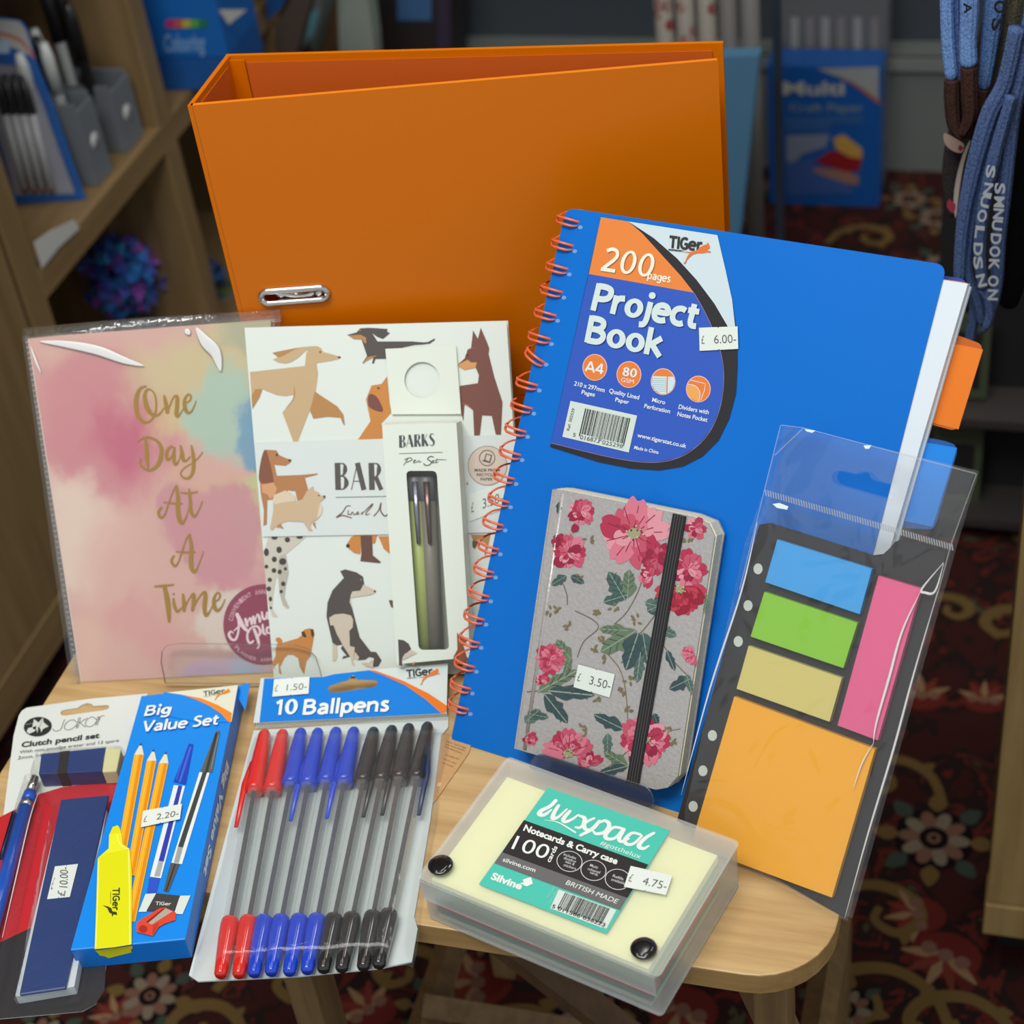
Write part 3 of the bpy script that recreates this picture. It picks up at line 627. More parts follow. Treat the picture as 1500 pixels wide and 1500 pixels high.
a.build('printed_front', r)
fr2 = Fr((Pb0.x, Pb0.y+.06, FLOOR), (1, 0, 0), (0, 0, 1)); ht = fr2.l(1200, -20).y
r = root('striped_paper_pack', fr2, 'tall pack of grey striped tissue standing behind the large blue pack', 'paper pack')
box('carton', .002, 0, -.06, w, ht, 0, mat((104, 106, 108), .5), r, .002)
a = Art(fr2, .001)
for i, x in enumerate((1133, 1158, 1180, 1203, 1226, 1250, 1275)):
    a.poly([(x, 25), (x+12, 25), (x+12, 92), (x, 92)], (150, 152, 150) if i % 2 else (132, 128, 128), 0)
a.build('stripe_print', r)
# ---------------------------------------------------------------- right hand cabinet
E0 = onz(1441, 1363, -.44)
rc = root('shelf_unit', (E0.x, E0.y, -.44), 'beech end panel of a shelf unit at the right edge, with a dark gap beneath', 'shelf unit')
hh = 1.25
box('end_panel', 0, 0, .037, .5, .02, hh, BEECHR, rc, .001); box('plinth', -.001, -.003, 0, .5, .03, .036, BEECHR, rc, .001)
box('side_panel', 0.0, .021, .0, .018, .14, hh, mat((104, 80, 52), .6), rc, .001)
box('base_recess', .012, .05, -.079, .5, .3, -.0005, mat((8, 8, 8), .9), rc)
# dark rack of cards behind
g0 = onz(1395, 775, FLOOR)
rk = root('card_rack', (g0.x-.03, 1.47, FLOOR), 'dark rack of green edged cards behind the blue plastic sleeve, right', 'card rack')
box('back_panel', 0, .06, 0, .3, .07, .42, mat((26, 24, 26), .8), rk)
for z in (.16, .29): box('shelf', 0, 0, z-.14, .3, .06, z-.13, mat((60, 56, 54), .6), rk)
for i, z in enumerate((.026, .165)):
    c = root('greeting_card', (g0.x-.025, 1.50, FLOOR+z), ('green bordered card on the lower level of the dark rack' if i == 0 else 'green bordered card with a pink picture on the upper level of the dark rack'), 'card', 'green bordered cards in the dark rack')
    box('card', 0, 0, 0, .05, .003, .1, mat((74, 84, 62), .6), c); box('picture', .008, -.0005, .012, .042, -.0001, .08, mat((34, 32, 34), .6), c)
    if i: tube('pink_motif', [(.028, -.001, .03), (.028, -.0006, .03)], .009, mat((140, 84, 84), .6), c, seg=12)
# ---------------------------------------------------------------- hanging socks
def knit(col):
    key = ('knit',)+tuple(col)
    if key in MC: return MC[key]
    m = bpy.data.materials.new('knit_wool'); m.use_nodes = True; nt = m.node_tree; b = nt.nodes['Principled BSDF']; L = nt.links.new
    tc = nt.nodes.new('ShaderNodeTexCoord'); v = nt.nodes.new('ShaderNodeTexVoronoi'); v.inputs['Scale'].default_value = 1000
    mp = nt.nodes.new('ShaderNodeMapping'); mp.inputs['Scale'].default_value = (1, 1, .6); L(tc.outputs['Object'], mp.inputs[0]); L(mp.outputs[0], v.inputs['Vector'])
    mx = nt.nodes.new('ShaderNodeMix'); mx.data_type = 'RGBA'; c = lin(col)
    mx.inputs[6].default_value = tuple(min(1, x*1.35) for x in c[:3])+(1,); mx.inputs[7].default_value = tuple(x*.55 for x in c[:3])+(1,)
    L(v.outputs['Distance'], mx.inputs[0]); L(mx.outputs[2], b.inputs['Base Color']); b.inputs['Roughness'].default_value = .95; b.inputs['Specular IOR Level'].default_value = .1
    bp = nt.nodes.new('ShaderNodeBump'); bp.invert = True; bp.inputs['Strength'].default_value = .5; bp.inputs['Distance'].default_value = .0007
    L(v.outputs['Distance'], bp.inputs['Height']); L(bp.outputs[0], b.inputs['Normal'])
    MC[key] = m; return m
def lobe(name, px, wpx, yb, col, par, flat=.8, ribs=6, rib=.1, n=7):
    P = catmull([ony(u, v, yb)-Vector(par.location) for u, v in px], n)
    dist = (ony(*px[0], yb)-CP).length; sc = dist/FPX*1.0
    if not isinstance(wpx, (list, tuple)): wpx = [wpx]*len(px)
    Wd = [v.x for v in catmull([Vector((w_, 0, 0)) for w_ in wpx], n)]
    seg = 36; V = []; F = []; N = len(P)
    for i, p in enumerate(P):
        t = (P[min(N-1, i+1)]-P[max(0, i-1)]).normalized(); u = Vector((0, 1, 0)); s = t.cross(u).normalized(); u = s.cross(t).normalized()
        e = 1.0
        if i == N-1: e = .45
        elif i == N-2: e = .85
        for k in range(seg):
            a_ = 2*math.pi*k/seg; r_ = Wd[i]*sc/2*e*(1+rib*math.cos(ribs*a_))
            V.append(p+s*math.cos(a_)*r_+u*math.sin(a_)*r_*flat)
    for i in range(N-1):
        for k in range(seg):
            A_, B_ = i*seg+k, i*seg+(k+1) % seg; F.append((A_, B_, B_+seg, A_+seg))
    F.append(tuple(range(seg))[::-1]); F.append(tuple((N-1)*seg+k for k in range(seg)))
    return mk(name, V, F, knit(col), par, smooth=True)
def sock(label, px0, yb): return root('sock', ony(*px0, yb), label, 'sock', 'socks hanging at the upper right')
SB = (122, 160, 220); BRN = (70, 48, 42); DEN = (86, 108, 154)
s1 = sock('sky blue sock with brown folded toe, leftmost of the hanging socks', (1390, -40), 1.0)
lobe('leg', [(1386, -60), (1387, 20), (1389, 70), (1394, 117)], 17, 1.0, SB, s1, ribs=8)
lobe('leg', [(1401, -60), (1401, 40), (1404, 90), (1406, 120)], 12, 1.004, (86, 114, 168), s1)
lobe('leg', [(1421, -60), (1420, 20), (1418, 60), (1419, 98)], [26, 24, 22, 24], .996, SB, s1, ribs=10)
lobe('toe', [(1394, 117), (1394, 150), (1398, 185), (1412, 203)], [19, 19, 17, 12], 1.0, BRN, s1)
lobe('toe', [(1406, 119), (1404, 150), (1404, 180), (1410, 200)], [9, 10, 10, 8], 1.004, (54, 38, 34), s1)
lobe('toe', [(1419, 98), (1420, 140), (1420, 172), (1408, 200)], [21, 21, 18, 10], .996, BRN, s1)
s2 = sock('sky blue sock with brown toe and black lettering, second hanging from the left', (1450, -40), 1.008)
lobe('leg', [(1462, -60), (1455, 20), (1448, 80), (1441, 132)], [30, 26, 22, 16], 1.008, (100, 134, 190), s2, ribs=10)
lobe('toe', [(1441, 131), (1437, 155), (1430, 180), (1414, 202)], [15, 15, 14, 8], 1.008, BRN, s2)
s3 = sock('denim blue sock with white knitted lettering, long and creased, below the sky blue socks', (1470, 70), .985)
DK = (72, 92, 134)
lobe('fold', [(1490, 40), (1472, 120), (1448, 170), (1425, 250), (1410, 330), (1404, 420)], [22, 22, 24, 22, 18, 16], .985, DEN, s3, ribs=9)
lobe('fold', [(1475, 140), (1455, 190), (1435, 270), (1421, 350), (1418, 400), (1432, 440), (1438, 475)], [16, 15, 13, 11, 13, 15, 14], .988, DK, s3)
lobe('fold', [(1482, 140), (1466, 195), (1452, 250), (1440, 310), (1435, 370), (1440, 425)], [14, 16, 17, 16, 16, 14], .982, DEN, s3)
lobe('fold', [(1440, 424), (1448, 440), (1450, 462), (1443, 482)], [13, 13, 12, 9], .984, DEN, s3)
s4 = sock('second denim blue sock with white lettering, rightmost of the blue pair', (1492, 40), .988)
lobe('fold', [(1515, 10), (1500, 90), (1483, 160), (1477, 220), (1470, 290), (1463, 350), (1460, 410), (1452, 450), (1440, 488)], [24, 26, 24, 21, 20, 20, 18, 18, 10], .990, DEN, s4, ribs=9)
lobe('fold', [(1500, 60), (1476, 150), (1455, 220), (1432, 300), (1426, 380)], [16, 15, 14, 13, 12], 1.0, DK, s4)
lobe('fold', [(1420, 425), (1428, 450), (1422, 490), (1418, 520)], [14, 14, 14, 10], .995, DK, s4)
def lettering(par, pts, yb, w, col, letters):
    fr = Fr((par.location.x, yb, par.location.z), (1, 0, 0), (0, 0, 1)); a = Art(fr, 0, rough=.95)
    C = catmull([Vector((u, v)) for u, v in pts], 12); n = len(letters)
    for i, ch in enumerate(letters):
        j = int((i+.5)/n*(len(C)-1)); p = C[j]; t = (C[min(len(C)-1, j+1)]-C[max(0, j-1)]).normalized(); step = sum((C[k+1]-C[k]).length for k in range(len(C)-1))/n
        s_ = Vector((t.y, -t.x)); p0 = p-t*step*.42-s_*w/2
        a.text(ch, tuple(p0), tuple(p0+t*step*.84), tuple(p0+s_*w), col, 0, .03)
    o = a.build('knitted_lettering', par); o.location = (0, yb-par.location.y, 0); o.rotation_euler = fr.m.to_euler(); return o
lettering(s3, [(1452, 245), (1447, 280), (1440, 310), (1434, 350), (1433, 385), (1440, 420)], .970, 13, (186, 192, 200), 'SNUOLDSN')
lettering(s4, [(1465, 272), (1463, 310), (1459, 350), (1456, 395), (1454, 440)], .972, 15, (186, 192, 200), 'SMNUDOKON')
lettering(s2, [(1470, -20), (1465, 10), (1460, 46)], .992, 17, (28, 28, 32), 'DOS')
lettering(s1, [(1416, -20), (1418, 20)], .982, 12, (34, 34, 40), 'OA')
s5 = sock('black sock hanging behind the blue ones at the right edge', (1490, 120), 1.03)
lobe('leg', [(1530, 60), (1515, 160), (1500, 260), (1490, 350), (1480, 420), (1477, 452)], [60, 56, 50, 44, 38, 22], 1.03, (20, 19, 20), s5, flat=.4, ribs=12, rib=.04)
s6 = sock('dark patterned sock with cream and pink shapes behind the brown toe', (1400, 190), 1.04)
lobe('leg', [(1475, -60), (1455, 60), (1430, 140), (1404, 210), (1396, 270), (1398, 318)], [40, 40, 42, 36, 30, 16], 1.04, (62, 58, 60), s6, flat=.4, ribs=8, rib=.04)
fr = Fr((s6.location.x, 1.028, s6.location.z), (1, 0, 0), (0, 0, 1)); a = Art(fr, 0, rough=.9)
a.poly([(1383, 195), (1400, 203), (1412, 212), (1408, 224), (1394, 220), (1384, 210)], (196, 170, 158), 0, 3); a.poly([(1406, 212), (1412, 216), (1407, 222), (1403, 218)], (160, 50, 70), 1)
a.poly([(1422, 205), (1412, 240), (1405, 280), (1400, 320), (1397, 290), (1402, 255), (1412, 222)], (200, 190, 178), 0, 3); a.poly([(1390, 292), (1400, 300), (1396, 312), (1387, 303)], (170, 60, 84), 1, 3)
o = a.build('knitted_shapes', s6); o.location = (0, 1.028-1.04, 0); o.rotation_euler = fr.m.to_euler()
s7 = sock('olive and grey patterned sock between the sky blue and denim socks', (1478, 20), 1.02)
lobe('leg', [(1485, -40), (1478, 20), (1468, 80), (1455, 150), (1448, 200)], [30, 30, 26, 22, 16], 1.02, (104, 100, 84), s7, flat=.5, ribs=6, rib=.06)
# metal rail the socks hang from, above the picture
zt = s1.location.z+.1
o = tube('sock_rail', [(s1.location.x-.08, 1.0, zt+.006), (s1.location.x+.3, 1.0, zt+.006)], .004, CHROME, None)
tag(o, 'thin metal rail above the hanging socks', 'rail')
# ================================================================ TABLE
T0 = (-.31, .70, FLOOR)
tb = root('side_table', T0, 'small beech table with rounded corners carrying all the stationery', 'table')
TH = .0155
top = rrect(-.555+.31, .523-.70, -.064+.31, .93-.70, .042, 8)
o = plate('tabletop', top, -FLOOR-TH, -FLOOR, BEECH, tb, side=BEECHE)
b = o.modifiers.new('bevel', 'BEVEL'); b.width = .0012; b.segments = 2; b.limit_method = 'ANGLE'; b.angle_limit = 1.0
LEGM = wood('beech_leg', (120, 94, 62), (142, 114, 76), 2, 1, .5)
for (x, y) in ((-.378, .565), (-.098, .565), (-.378, .86), (-.098, .86)):
    box('leg', x-.0095-T0[0], y-.013-T0[1], 0, x+.0095-T0[0], y+.013-T0[1], -FLOOR-TH, LEGM, tb, .0015)
def bar(name, p, q, w, par, m):
    V, F = tube_data([Vector(p)-Vector((T0[0], T0[1], FLOOR)), Vector(q)-Vector((T0[0], T0[1], FLOOR))], w, 4, None); return mk(name, V, F, m, par)
bar('brace', (-.137, .60, -.03), (-.098, .60, -.17), .012, tb, LEGM)
bar('brace', (-.36, .62, -.04), (-.20, .66, -.30), .013, tb, wood('beech_dark', (92, 70, 46), (110, 84, 56), 2, 1, .6))
bar('rail', (-.378, .70, -.35), (-.098, .70, -.35), .012, tb, LEGM)
for x in (-.378, -.098): bar('rail', (x, .565, -.36), (x, .86, -.36), .012, tb, LEGM)
# ================================================================ ORANGE LEVER ARCH FOLDER
A0, A1 = onz(275, 155, .318), onz(1052, 88, .318)
fo = Fr((A0.x, A0.y, 0), (A1-A0), (0, 0, 1)); Wf = (A1-A0).length; Hf = .318
B0_ = onz(330, 82, .318); B1_ = onz(1059, 63, .318)
fld = root('lever_arch_folder', fo, 'large bright orange lever arch folder standing at the back', 'folder')
ORG = mat((214, 112, 0), .32, bump=.1, bscale=1400, spec=.3); ORGI = mat((204, 96, 24), .55); ORGE = mat((238, 132, 22), .4)
sl0, sl1 = fo.l(385, 444), fo.l(478, 419); slot = [Vector(p) for p in rrect(sl0.x, sl0.y, sl1.x, sl1.y, (sl1.y-sl0.y)*.5, 5)]
o = plate('front_cover', rquad([(0, 0), (Wf, 0), (Wf, Hf), (0, Hf)], .0015), -.0026, 0, ORG, fld, holes=[slot], side=ORGE)
def board(name, p, q, z0, z1, t, m, inset=0, side=None):
    """upright board between two floor points (in world), thickness t behind the line"""
    a, b_ = Vector((p.x, p.y, 0)), Vector((q.x, q.y, 0)); f = Fr(a, b_-a, (0, 0, 1)); w = (b_-a).length
    V, F = bbox_mesh([(inset, z0, -t, w-inset, z1, 0)]); inv = fo.m.inverted() @ f.m
    V = [tuple(inv @ Vector(v)) for v in V]; return mk(name, V, F, m, fld)
board('spine', A0-Vector((.0002, 0, 0)), B0_, 0, Hf, -.0026, ORG)
board('back_cover', B0_, B1_, 0, Hf, .0026, ORG)
off = (B0_-A0).normalized()
board('lining', B0_+(B1_-B0_).normalized()*.012+Vector((0, -.0004, 0)), B1_-(B1_-B0_).normalized()*.006+Vector((0, -.0004, 0)), .004, Hf-.004, -.0006, ORGI)
board('lining', A0+off*.005+Vector((.003, 0, 0)), B0_-off*.006+Vector((.003, 0, 0)), .004, Hf-.004, .0006, ORGI)
board('hinge_strip', B0_+(B1_-B0_).normalized()*.001+Vector((0, -.001, 0)), B0_+(B1_-B0_).normalized()*.0115+Vector((0, -.001, 0)), .002, Hf-.002, -.0008, ORG)
# chrome slot ring and the arch tip that shows in it
ring = [Vector((*p, .0008)) for p in slot]; ring.append(ring[0]); ring.append(ring[1])
tube('slot_ring', ring, .0021, CHROME, fld, seg=8, caps=False, up=(0, 0, 1))
sc_ = fo.L(cz(370, 400, 1500/130)([(420, 380), (560, 400), (720, 430), (880, 420), (1040, 370), (1150, 330)]))
tube('arch_wire', catmull([(sc_[0].x-.004, sc_[0].y+.004, -.02)]+[(p.x, p.y, -.003) for p in sc_]+[(sc_[-1].x+.004, sc_[-1].y+.004, -.03)], 5), .0021, CHROME, fld, seg=10, up=(0, 1, 0))
box('slot_lining', min(p.x for p in slot)-.002, min(p.y for p in slot)-.002, -.034, max(p.x for p in slot)+.002, max(p.y for p in slot)+.002, -.033, mat((150, 66, 26), .6), fld)
# ================================================================ RAINBOW PLANNER IN FILM
fp = frame_lean((120, 1000), (405, 985), 32)
pl = root('planner', fp, 'pink and rainbow watercolour planner with gold script, sealed in clear film, far left', 'planner')
LEAN[pl.name] = (math.tan(math.radians(32)), 0)
cov = fp.L([(120, 999), (431, 983), (396, 468), (42, 495)])
puv = lambda co: None
def uvpx(fr, c, x0, y0, w, h):
    """uv that follows the artwork: corner pixels of the unit square given in picture frame"""
    o_, ux, uy = fr.l(x0, y0, c), fr.l(x0+w, y0, c), fr.l(x0, y0+h, c)
    e1, e2 = ux-o_, uy-o_; det = e1.x*e2.y-e1.y*e2.x
    def f(co):
        d = Vector((co.x, co.y))-o_; return ((d.x*e2.y-d.y*e2.x)/det, (e1.x*d.y-e1.y*d.x)/det)
    return f
WC = blobs('watercolour_print', (216, 172, 160), [
    (.30, .30, .42, .30, (206, 132, 140), .6, .9), (.36, .30, .17, .14, (196, 96, 122), .8, .85), (.18, .15, .25, .13, (206, 138, 142), .8, .8),
    (.10, .60, .30, .24, (228, 206, 188), .5, .9), (.34, .72, .22, .34, (222, 178, 166), .7, .7),
    (.70, .12, .40, .16, (208, 192, 146), .6, .9), (.86, .05, .2, .10, (176, 176, 146), .6, .9), (.60, .25, .22, .10, (214, 196, 140), .7, .8), (.74, .24, .2, .12, (172, 200, 182), .5, .9),
    (.92, .30, .13, .12, (116, 160, 188), .35, .95), (.66, .42, .16, .10, (216, 170, 146), .6, .7), (.86, .47, .17, .1, (202, 196, 140), .5, .9), (.92, .42, .1, .05, (190, 208, 160), .6, .8),
    (.72, .56, .22, .16, (204, 142, 150), .25, .9), (.92, .68, .16, .10, (212, 156, 160), .6, .9), (.84, .80, .22, .14, (220, 206, 192), .3, .95), (.45, .86, .22, .10, (216, 158, 152), .6, .8),
    (.80, 1.02, .34, .10, (166, 188, 216), .8, .9), (.66, .98, .18, .06, (206, 170, 196), .7, .8), (.16, .92, .2, .12, (224, 186, 166), .7, .7)], .42, 3.4)
plate('page_block', [tuple(v) for v in [cov[0]+Vector((.001, .001)), cov[1]+Vector((-.001, .001)), cov[2]+Vector((-.001, -.001)), cov[3]+Vector((.001, -.001))]], -.010, -.0009, mat((210, 205, 190), .7, bump=.3, bscale=900), pl)
plate('cover', cov, -.0008, 0, WC, pl, uv=uvpx(fp, 0, 42, 480, 380, 520), side=mat((225, 222, 214), .6))
plate('back_cover', cov, -.011, -.0102, mat((214, 190, 186), .6), pl)
plate('spine', [cov[3]+Vector((-.0008, 0)), cov[3], cov[0], cov[0]+Vector((-.0008, 0))], -.011, 0, mat((222, 200, 192), .6), pl)
GOLD = mat((186, 142, 52), .35, .6, name='gold_foil')
a = Art(fp, .0003, cz(180, 550, 1500/170))
def G(pts, w): a.stroke(pts, w, GOLD, 0, 7)
# One
G([(300, 140), (225, 170), (180, 270), (170, 400), (200, 530), (270, 605), (350, 590), (410, 510), (430, 400), (420, 280), (380, 200), (320, 180), (285, 240), (290, 340), (330, 450), (400, 515), (470, 500), (530, 420)], [22, 40, 56, 60, 56, 40, 26, 24, 24, 24, 20, 26, 46, 60, 58, 40, 24, 16])
G([(535, 265), (550, 340), (575, 470)], [30, 50, 54]); G([(575, 470), (610, 380), (660, 275), (700, 280), (700, 400), (690, 500), (710, 530), (750, 480), (800, 400)], [30, 22, 22, 46, 54, 50, 36, 20, 16])
G([(800, 360), (860, 330), (880, 270), (845, 245), (800, 310), (800, 400), (830, 475), (880, 470), (920, 400), (945, 330)], [16, 22, 26, 24, 40, 54, 44, 26, 18, 14])
# Day
G([(195, 858), (250, 815), (330, 800), (430, 840), (490, 920), (495, 1030), (460, 1140), (400, 1205), (330, 1225), (260, 1190), (222, 1130), (235, 1080)], [16, 22, 26, 36, 46, 54, 52, 40, 32, 26, 24, 16])
G([(290, 820), (305, 950), (310, 1080), (325, 1190)], [30, 54, 56, 24])
G([(660, 940), (620, 920), (570, 980), (565, 1060), (590, 1090), (640, 1030), (660, 950)], [24, 26, 40, 46, 30, 22, 22]); G([(665, 935), (660, 1050), (665, 1130), (690, 1150), (730, 1080), (745, 1010)], [30, 46, 44, 30, 18, 14])
G([(745, 910), (765, 1000), (780, 1090), (820, 1100), (870, 1050)], [26, 48, 46, 28, 16]); G([(885, 905), (905, 1010), (915, 1120), (905, 1240), (860, 1320), (790, 1325), (745, 1270), (790, 1200), (900, 1130), (980, 1060), (1030, 990)], [20, 44, 50, 46, 36, 28, 22, 18, 16, 18, 14])
a.xf = cz(180, 700, 1159/170)
# At
G([(385, 295), (355, 345), (375, 395), (415, 375), (455, 260), (500, 140), (535, 80)], [20, 28, 26, 18, 16, 16, 22]); G([(535, 85), (550, 200), (550, 330), (570, 430), (600, 450), (640, 370), (660, 300)], [26, 40, 46, 44, 28, 14, 12])
G([(410, 245), (500, 255), (590, 258)], [14, 20, 12]); G([(660, 110), (672, 220), (680, 330), (710, 385), (750, 340), (795, 235)], [16, 32, 36, 28, 14, 10]); G([(580, 148), (660, 155), (745, 140)], [14, 22, 14])
# A
G([(510, 780), (485, 830), (515, 880), (550, 850), (590, 740), (630, 620), (665, 565)], [20, 28, 26, 18, 16, 16, 22]); G([(665, 568), (685, 690), (680, 820), (690, 910), (720, 940), (760, 860), (805, 735)], [26, 40, 46, 44, 28, 14, 10]); G([(535, 738), (630, 745), (725, 742)], [14, 20, 12])
# Time
G([(320, 1085), (410, 1078), (505, 1068)], [18, 24, 16]); G([(415, 1090), (440, 1200), (455, 1320), (462, 1435)], [40, 54, 50, 28])
G([(505, 1160), (512, 1165)], [22, 18]); G([(505, 1210), (515, 1280), (545, 1335), (585, 1300)], [24, 34, 30, 16])
G([(600, 1165), (610, 1250), (610, 1325)], [24, 40, 34]); G([(610, 1320), (650, 1230), (700, 1160), (710, 1200), (695, 1320)], [20, 16, 24, 40, 34]); G([(700, 1310), (750, 1210), (810, 1140), (825, 1180), (815, 1300), (830, 1375), (870, 1330), (900, 1260)], [20, 16, 24, 42, 44, 34, 18, 14])
G([(900, 1245), (955, 1215), (970, 1165), (940, 1150), (910, 1210), (915, 1290), (945, 1325), (985, 1290), (1020, 1215)], [16, 20, 22, 20, 34, 42, 34, 18, 12])
a.build('gold_script', pl)['label'] = 'gold foil words One Day At A Time'
# maroon round label
mr_ = cz(310, 840, 1500/170)
a = Art(fp, .0005, mr_, rough=.4)
a.ell((670, 660), 520, 520, (148, 56, 82), 0, 40)
a.arc_text('CONVENIENT ANNUAL', (670, 660), 425, -84, 22, 60, (222, 168, 180), 1)
a.arc_text('ANNUAL PLANNER', (670, 660), 455, 200, 118, 46, (222, 168, 180), 1) if False else a.arc_text('PLANNER ANNUAL', (670, 660), 455, 232, 150, 48, (222, 168, 180), 1)
w_ = (238, 214, 218)
def Wt(p, w): a.stroke(p, w, w_, 2, 6)
Wt([(330, 530), (370, 610), (420, 700), (480, 750)], [48, 54, 50, 30]); Wt([(335, 520), (350, 640), (345, 760), (310, 850), (260, 850), (225, 790), (250, 750), (280, 770)], [30, 26, 28, 32, 34, 36, 26, 16]); Wt([(290, 740), (350, 690), (420, 660)], [16, 20, 16])
Wt([(440, 590), (460, 670)], 38); Wt([(460, 660), (490, 580), (510, 590), (520, 650)], [16, 20, 34, 34]); Wt([(540, 560), (560, 640)], 36); Wt([(560, 630), (590, 530), (615, 560), (625, 620)], [16, 20, 34, 34]); Wt([(650, 500), (665, 580), (700, 580), (720, 500), (730, 580)], [26, 34, 26, 30, 34])
Wt([(550, 720), (590, 820), (615, 920)], [36, 44, 30]); Wt([(540, 870), (500, 900), (465, 850), (470, 760), (530, 690), (600, 690), (630, 760), (600, 810), (570, 820)], [26, 30, 32, 26, 24, 30, 34, 28, 16]); Wt([(660, 660), (670, 760), (700, 790)], [26, 36, 20]); Wt([(760, 700), (720, 700), (715, 760), (750, 770)], [26, 30, 30, 22]); Wt([(590, 970), (610, 945)], [14, 22])
for k in (690, 760, 840, 900): Wt([(k+120, 560), (k+128, 640)], 30)
a.build('round_label', pl)['label'] = 'maroon round label with white script'
# film wrap
ex = .003
fo_ = fp.L([(104, 1003), (431, 990), (410, 462), (33, 492)])
plate('film_wrap', rquad(fo_, .002), .0011, .00125, CLEAR, pl)
a = Art(fp, .0014, None, rough=.3)
for i in range(64):
    t = i/63; p = Vector((37, 500)).lerp(Vector((112, 998)), t); a.poly([tuple(p), tuple(p+Vector((4, 0))), tuple(p+Vector((4.6, 2.5))), tuple(p+Vector((.6, 2.5)))], (150, 142, 134), 0)
a.build('seam_perforation', pl)['kind'] = 'stuff'
fs = film('film_side', .08, rough=.2, gloss=.2, diff=(.7, .68, .66))
plate('film_side_seam', fp.L([(31, 492), (45, 497), (122, 1003), (104, 1001)]), -.006, -.0058, fs, pl)
tube('film_top_fold', [(*fp.l(33, 491), -.003), (*fp.l(200, 474), -.002), (*fp.l(410, 463), -.003)], [.0045, .0035, .0045], film('film_fold_and_glare', .05, rough=.12, gloss=.25, bump=.6, bscale=60), pl, seg=8, flat=.8)
SHP = film('wrap_glare', .8, rough=.25, gloss=.15, diff=(1, 1, .98), tl_=.2)
def fold(par, fr, pts, w, c):  # raised white strips that imitate highlights on the wrap
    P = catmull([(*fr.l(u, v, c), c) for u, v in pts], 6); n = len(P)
    tube('film_fold_and_glare', P, [max(.0001, w*math.sin(math.pi*(i+.5)/n)) for i in range(n)], SHP, par, seg=8, flat=.12, up=(0, 0, 1))
z2 = cz(0, 450, 1105/420)
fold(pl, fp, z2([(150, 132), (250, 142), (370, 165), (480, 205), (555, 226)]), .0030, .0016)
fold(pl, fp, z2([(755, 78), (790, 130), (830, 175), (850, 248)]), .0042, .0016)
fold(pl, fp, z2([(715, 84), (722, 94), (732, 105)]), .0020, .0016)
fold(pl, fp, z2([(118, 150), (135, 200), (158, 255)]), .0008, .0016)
# ================================================================ DOG NOTEBOOK
fb = frame_lean((400, 993), (810, 985), 33); fb = Fr(fb.O+fb.n*.0036, fb.ex, fb.ey)
nb = root('dog_notebook', fb, 'white notebook printed with many dogs, leaning beside the rainbow planner', 'notebook')
LEAN[nb.name] = (math.tan(math.radians(33)), 0)
cb = fb.L([(403, 993), (775, 985), (742, 470), (360, 480)])
BW = mat((224, 232, 224), .55)
plate('page_block', [cb[0]+Vector((.001, .001)), cb[1]+Vector((-.001, .001)), cb[2]+Vector((-.001, -.001)), cb[3]+Vector((.001, -.001))], -.0066, -.0009, mat((226, 222, 206), .7, bump=.3, bscale=900), nb)
plate('cover', cb, -.0008, 0, BW, nb); plate('back_cover', cb, -.0074, -.0067, BW, nb); plate('spine', [cb[3]+Vector((-.0008, 0)), cb[3], cb[0], cb[0]+Vector((-.0008, 0))], -.0074, 0, BW, nb)
tan, tan2, brn, mar, blk_, cre = (200, 172, 132), (184, 136, 84), (204, 136, 70), (122, 78, 68), (86, 80, 76), (208, 196, 176)
a = Art(fb, .0003, cz(355, 465, 1500/220))
a.poly([(75, 545), (625, 485), (640, 350), (680, 325), (630, 335), (560, 400), (490, 445), (430, 460), (360, 450), (305, 420), (355, 400), (400, 385), (345, 390), (300, 352), (560, 300), (680, 288), (750, 287), (790, 310), (805, 345), (900, 370), (985, 395), (960, 415), (900, 430), (740, 455), (755, 560), (735, 720), (700, 870), (640, 1010), (550, 1245), (510, 1245), (450, 1080), (400, 950), (500, 830), (515, 770), (430, 785), (350, 775), (270, 745), (200, 715), (130, 720), (92, 780)], tan, 0)
a.poly([(725, 740), (950, 890), (1010, 970), (1025, 1080), (1005, 1060), (980, 1000), (850, 990), (710, 1010), (675, 930)], tan2, 1)
a.poly([(92, 780), (130, 722), (200, 718), (170, 800), (100, 915)], tan2, 1); a.poly([(300, 352), (560, 302), (500, 330), (410, 380), (355, 395)], tan2, 1)
a.stroke([(520, 690), (520, 770), (500, 830), (440, 900)], [3, 9, 8, 3], tan2, 2); a.ell((778, 345), 9, 9, (60, 60, 50), 2, 10); a.ell((968, 397), 16, 10, (80, 76, 70), 2, 10)
DOG = []
def nxt(lb, xf=None):
    global a
    if a.V: a.build('dog_print', nb)['label'] = lb
    a = Art(fb, .0003, xf or a.xf)
nxt('tan long nosed running dog')
# running dachshund
a.poly([(1045, 175), (1140, 150), (1175, 110), (1260, 103), (1450, 115), (1445, 145), (1475, 155), (1405, 215), (1350, 195), (1295, 155), (1350, 240), (1700, 240), (1810, 250), (1855, 245), (1920, 210), (1925, 225), (1870, 262), (1800, 270), (1720, 275), (1600, 300), (1640, 350), (1600, 410), (1330, 415), (1310, 465), (1295, 455), (1310, 395), (1260, 400), (1210, 462), (1200, 455), (1245, 385), (1190, 220)], blk_, 0)
a.poly([(1060, 180), (1180, 172), (1235, 200), (1240, 250), (1225, 262), (1195, 220), (1110, 215)], tan2, 1); a.poly([(1200, 460), (1250, 395), (1350, 378), (1240, 435)], tan2, 1); a.ell((1175, 130), 8, 8, tan2, 1, 8)
nxt('black and tan running dachshund')
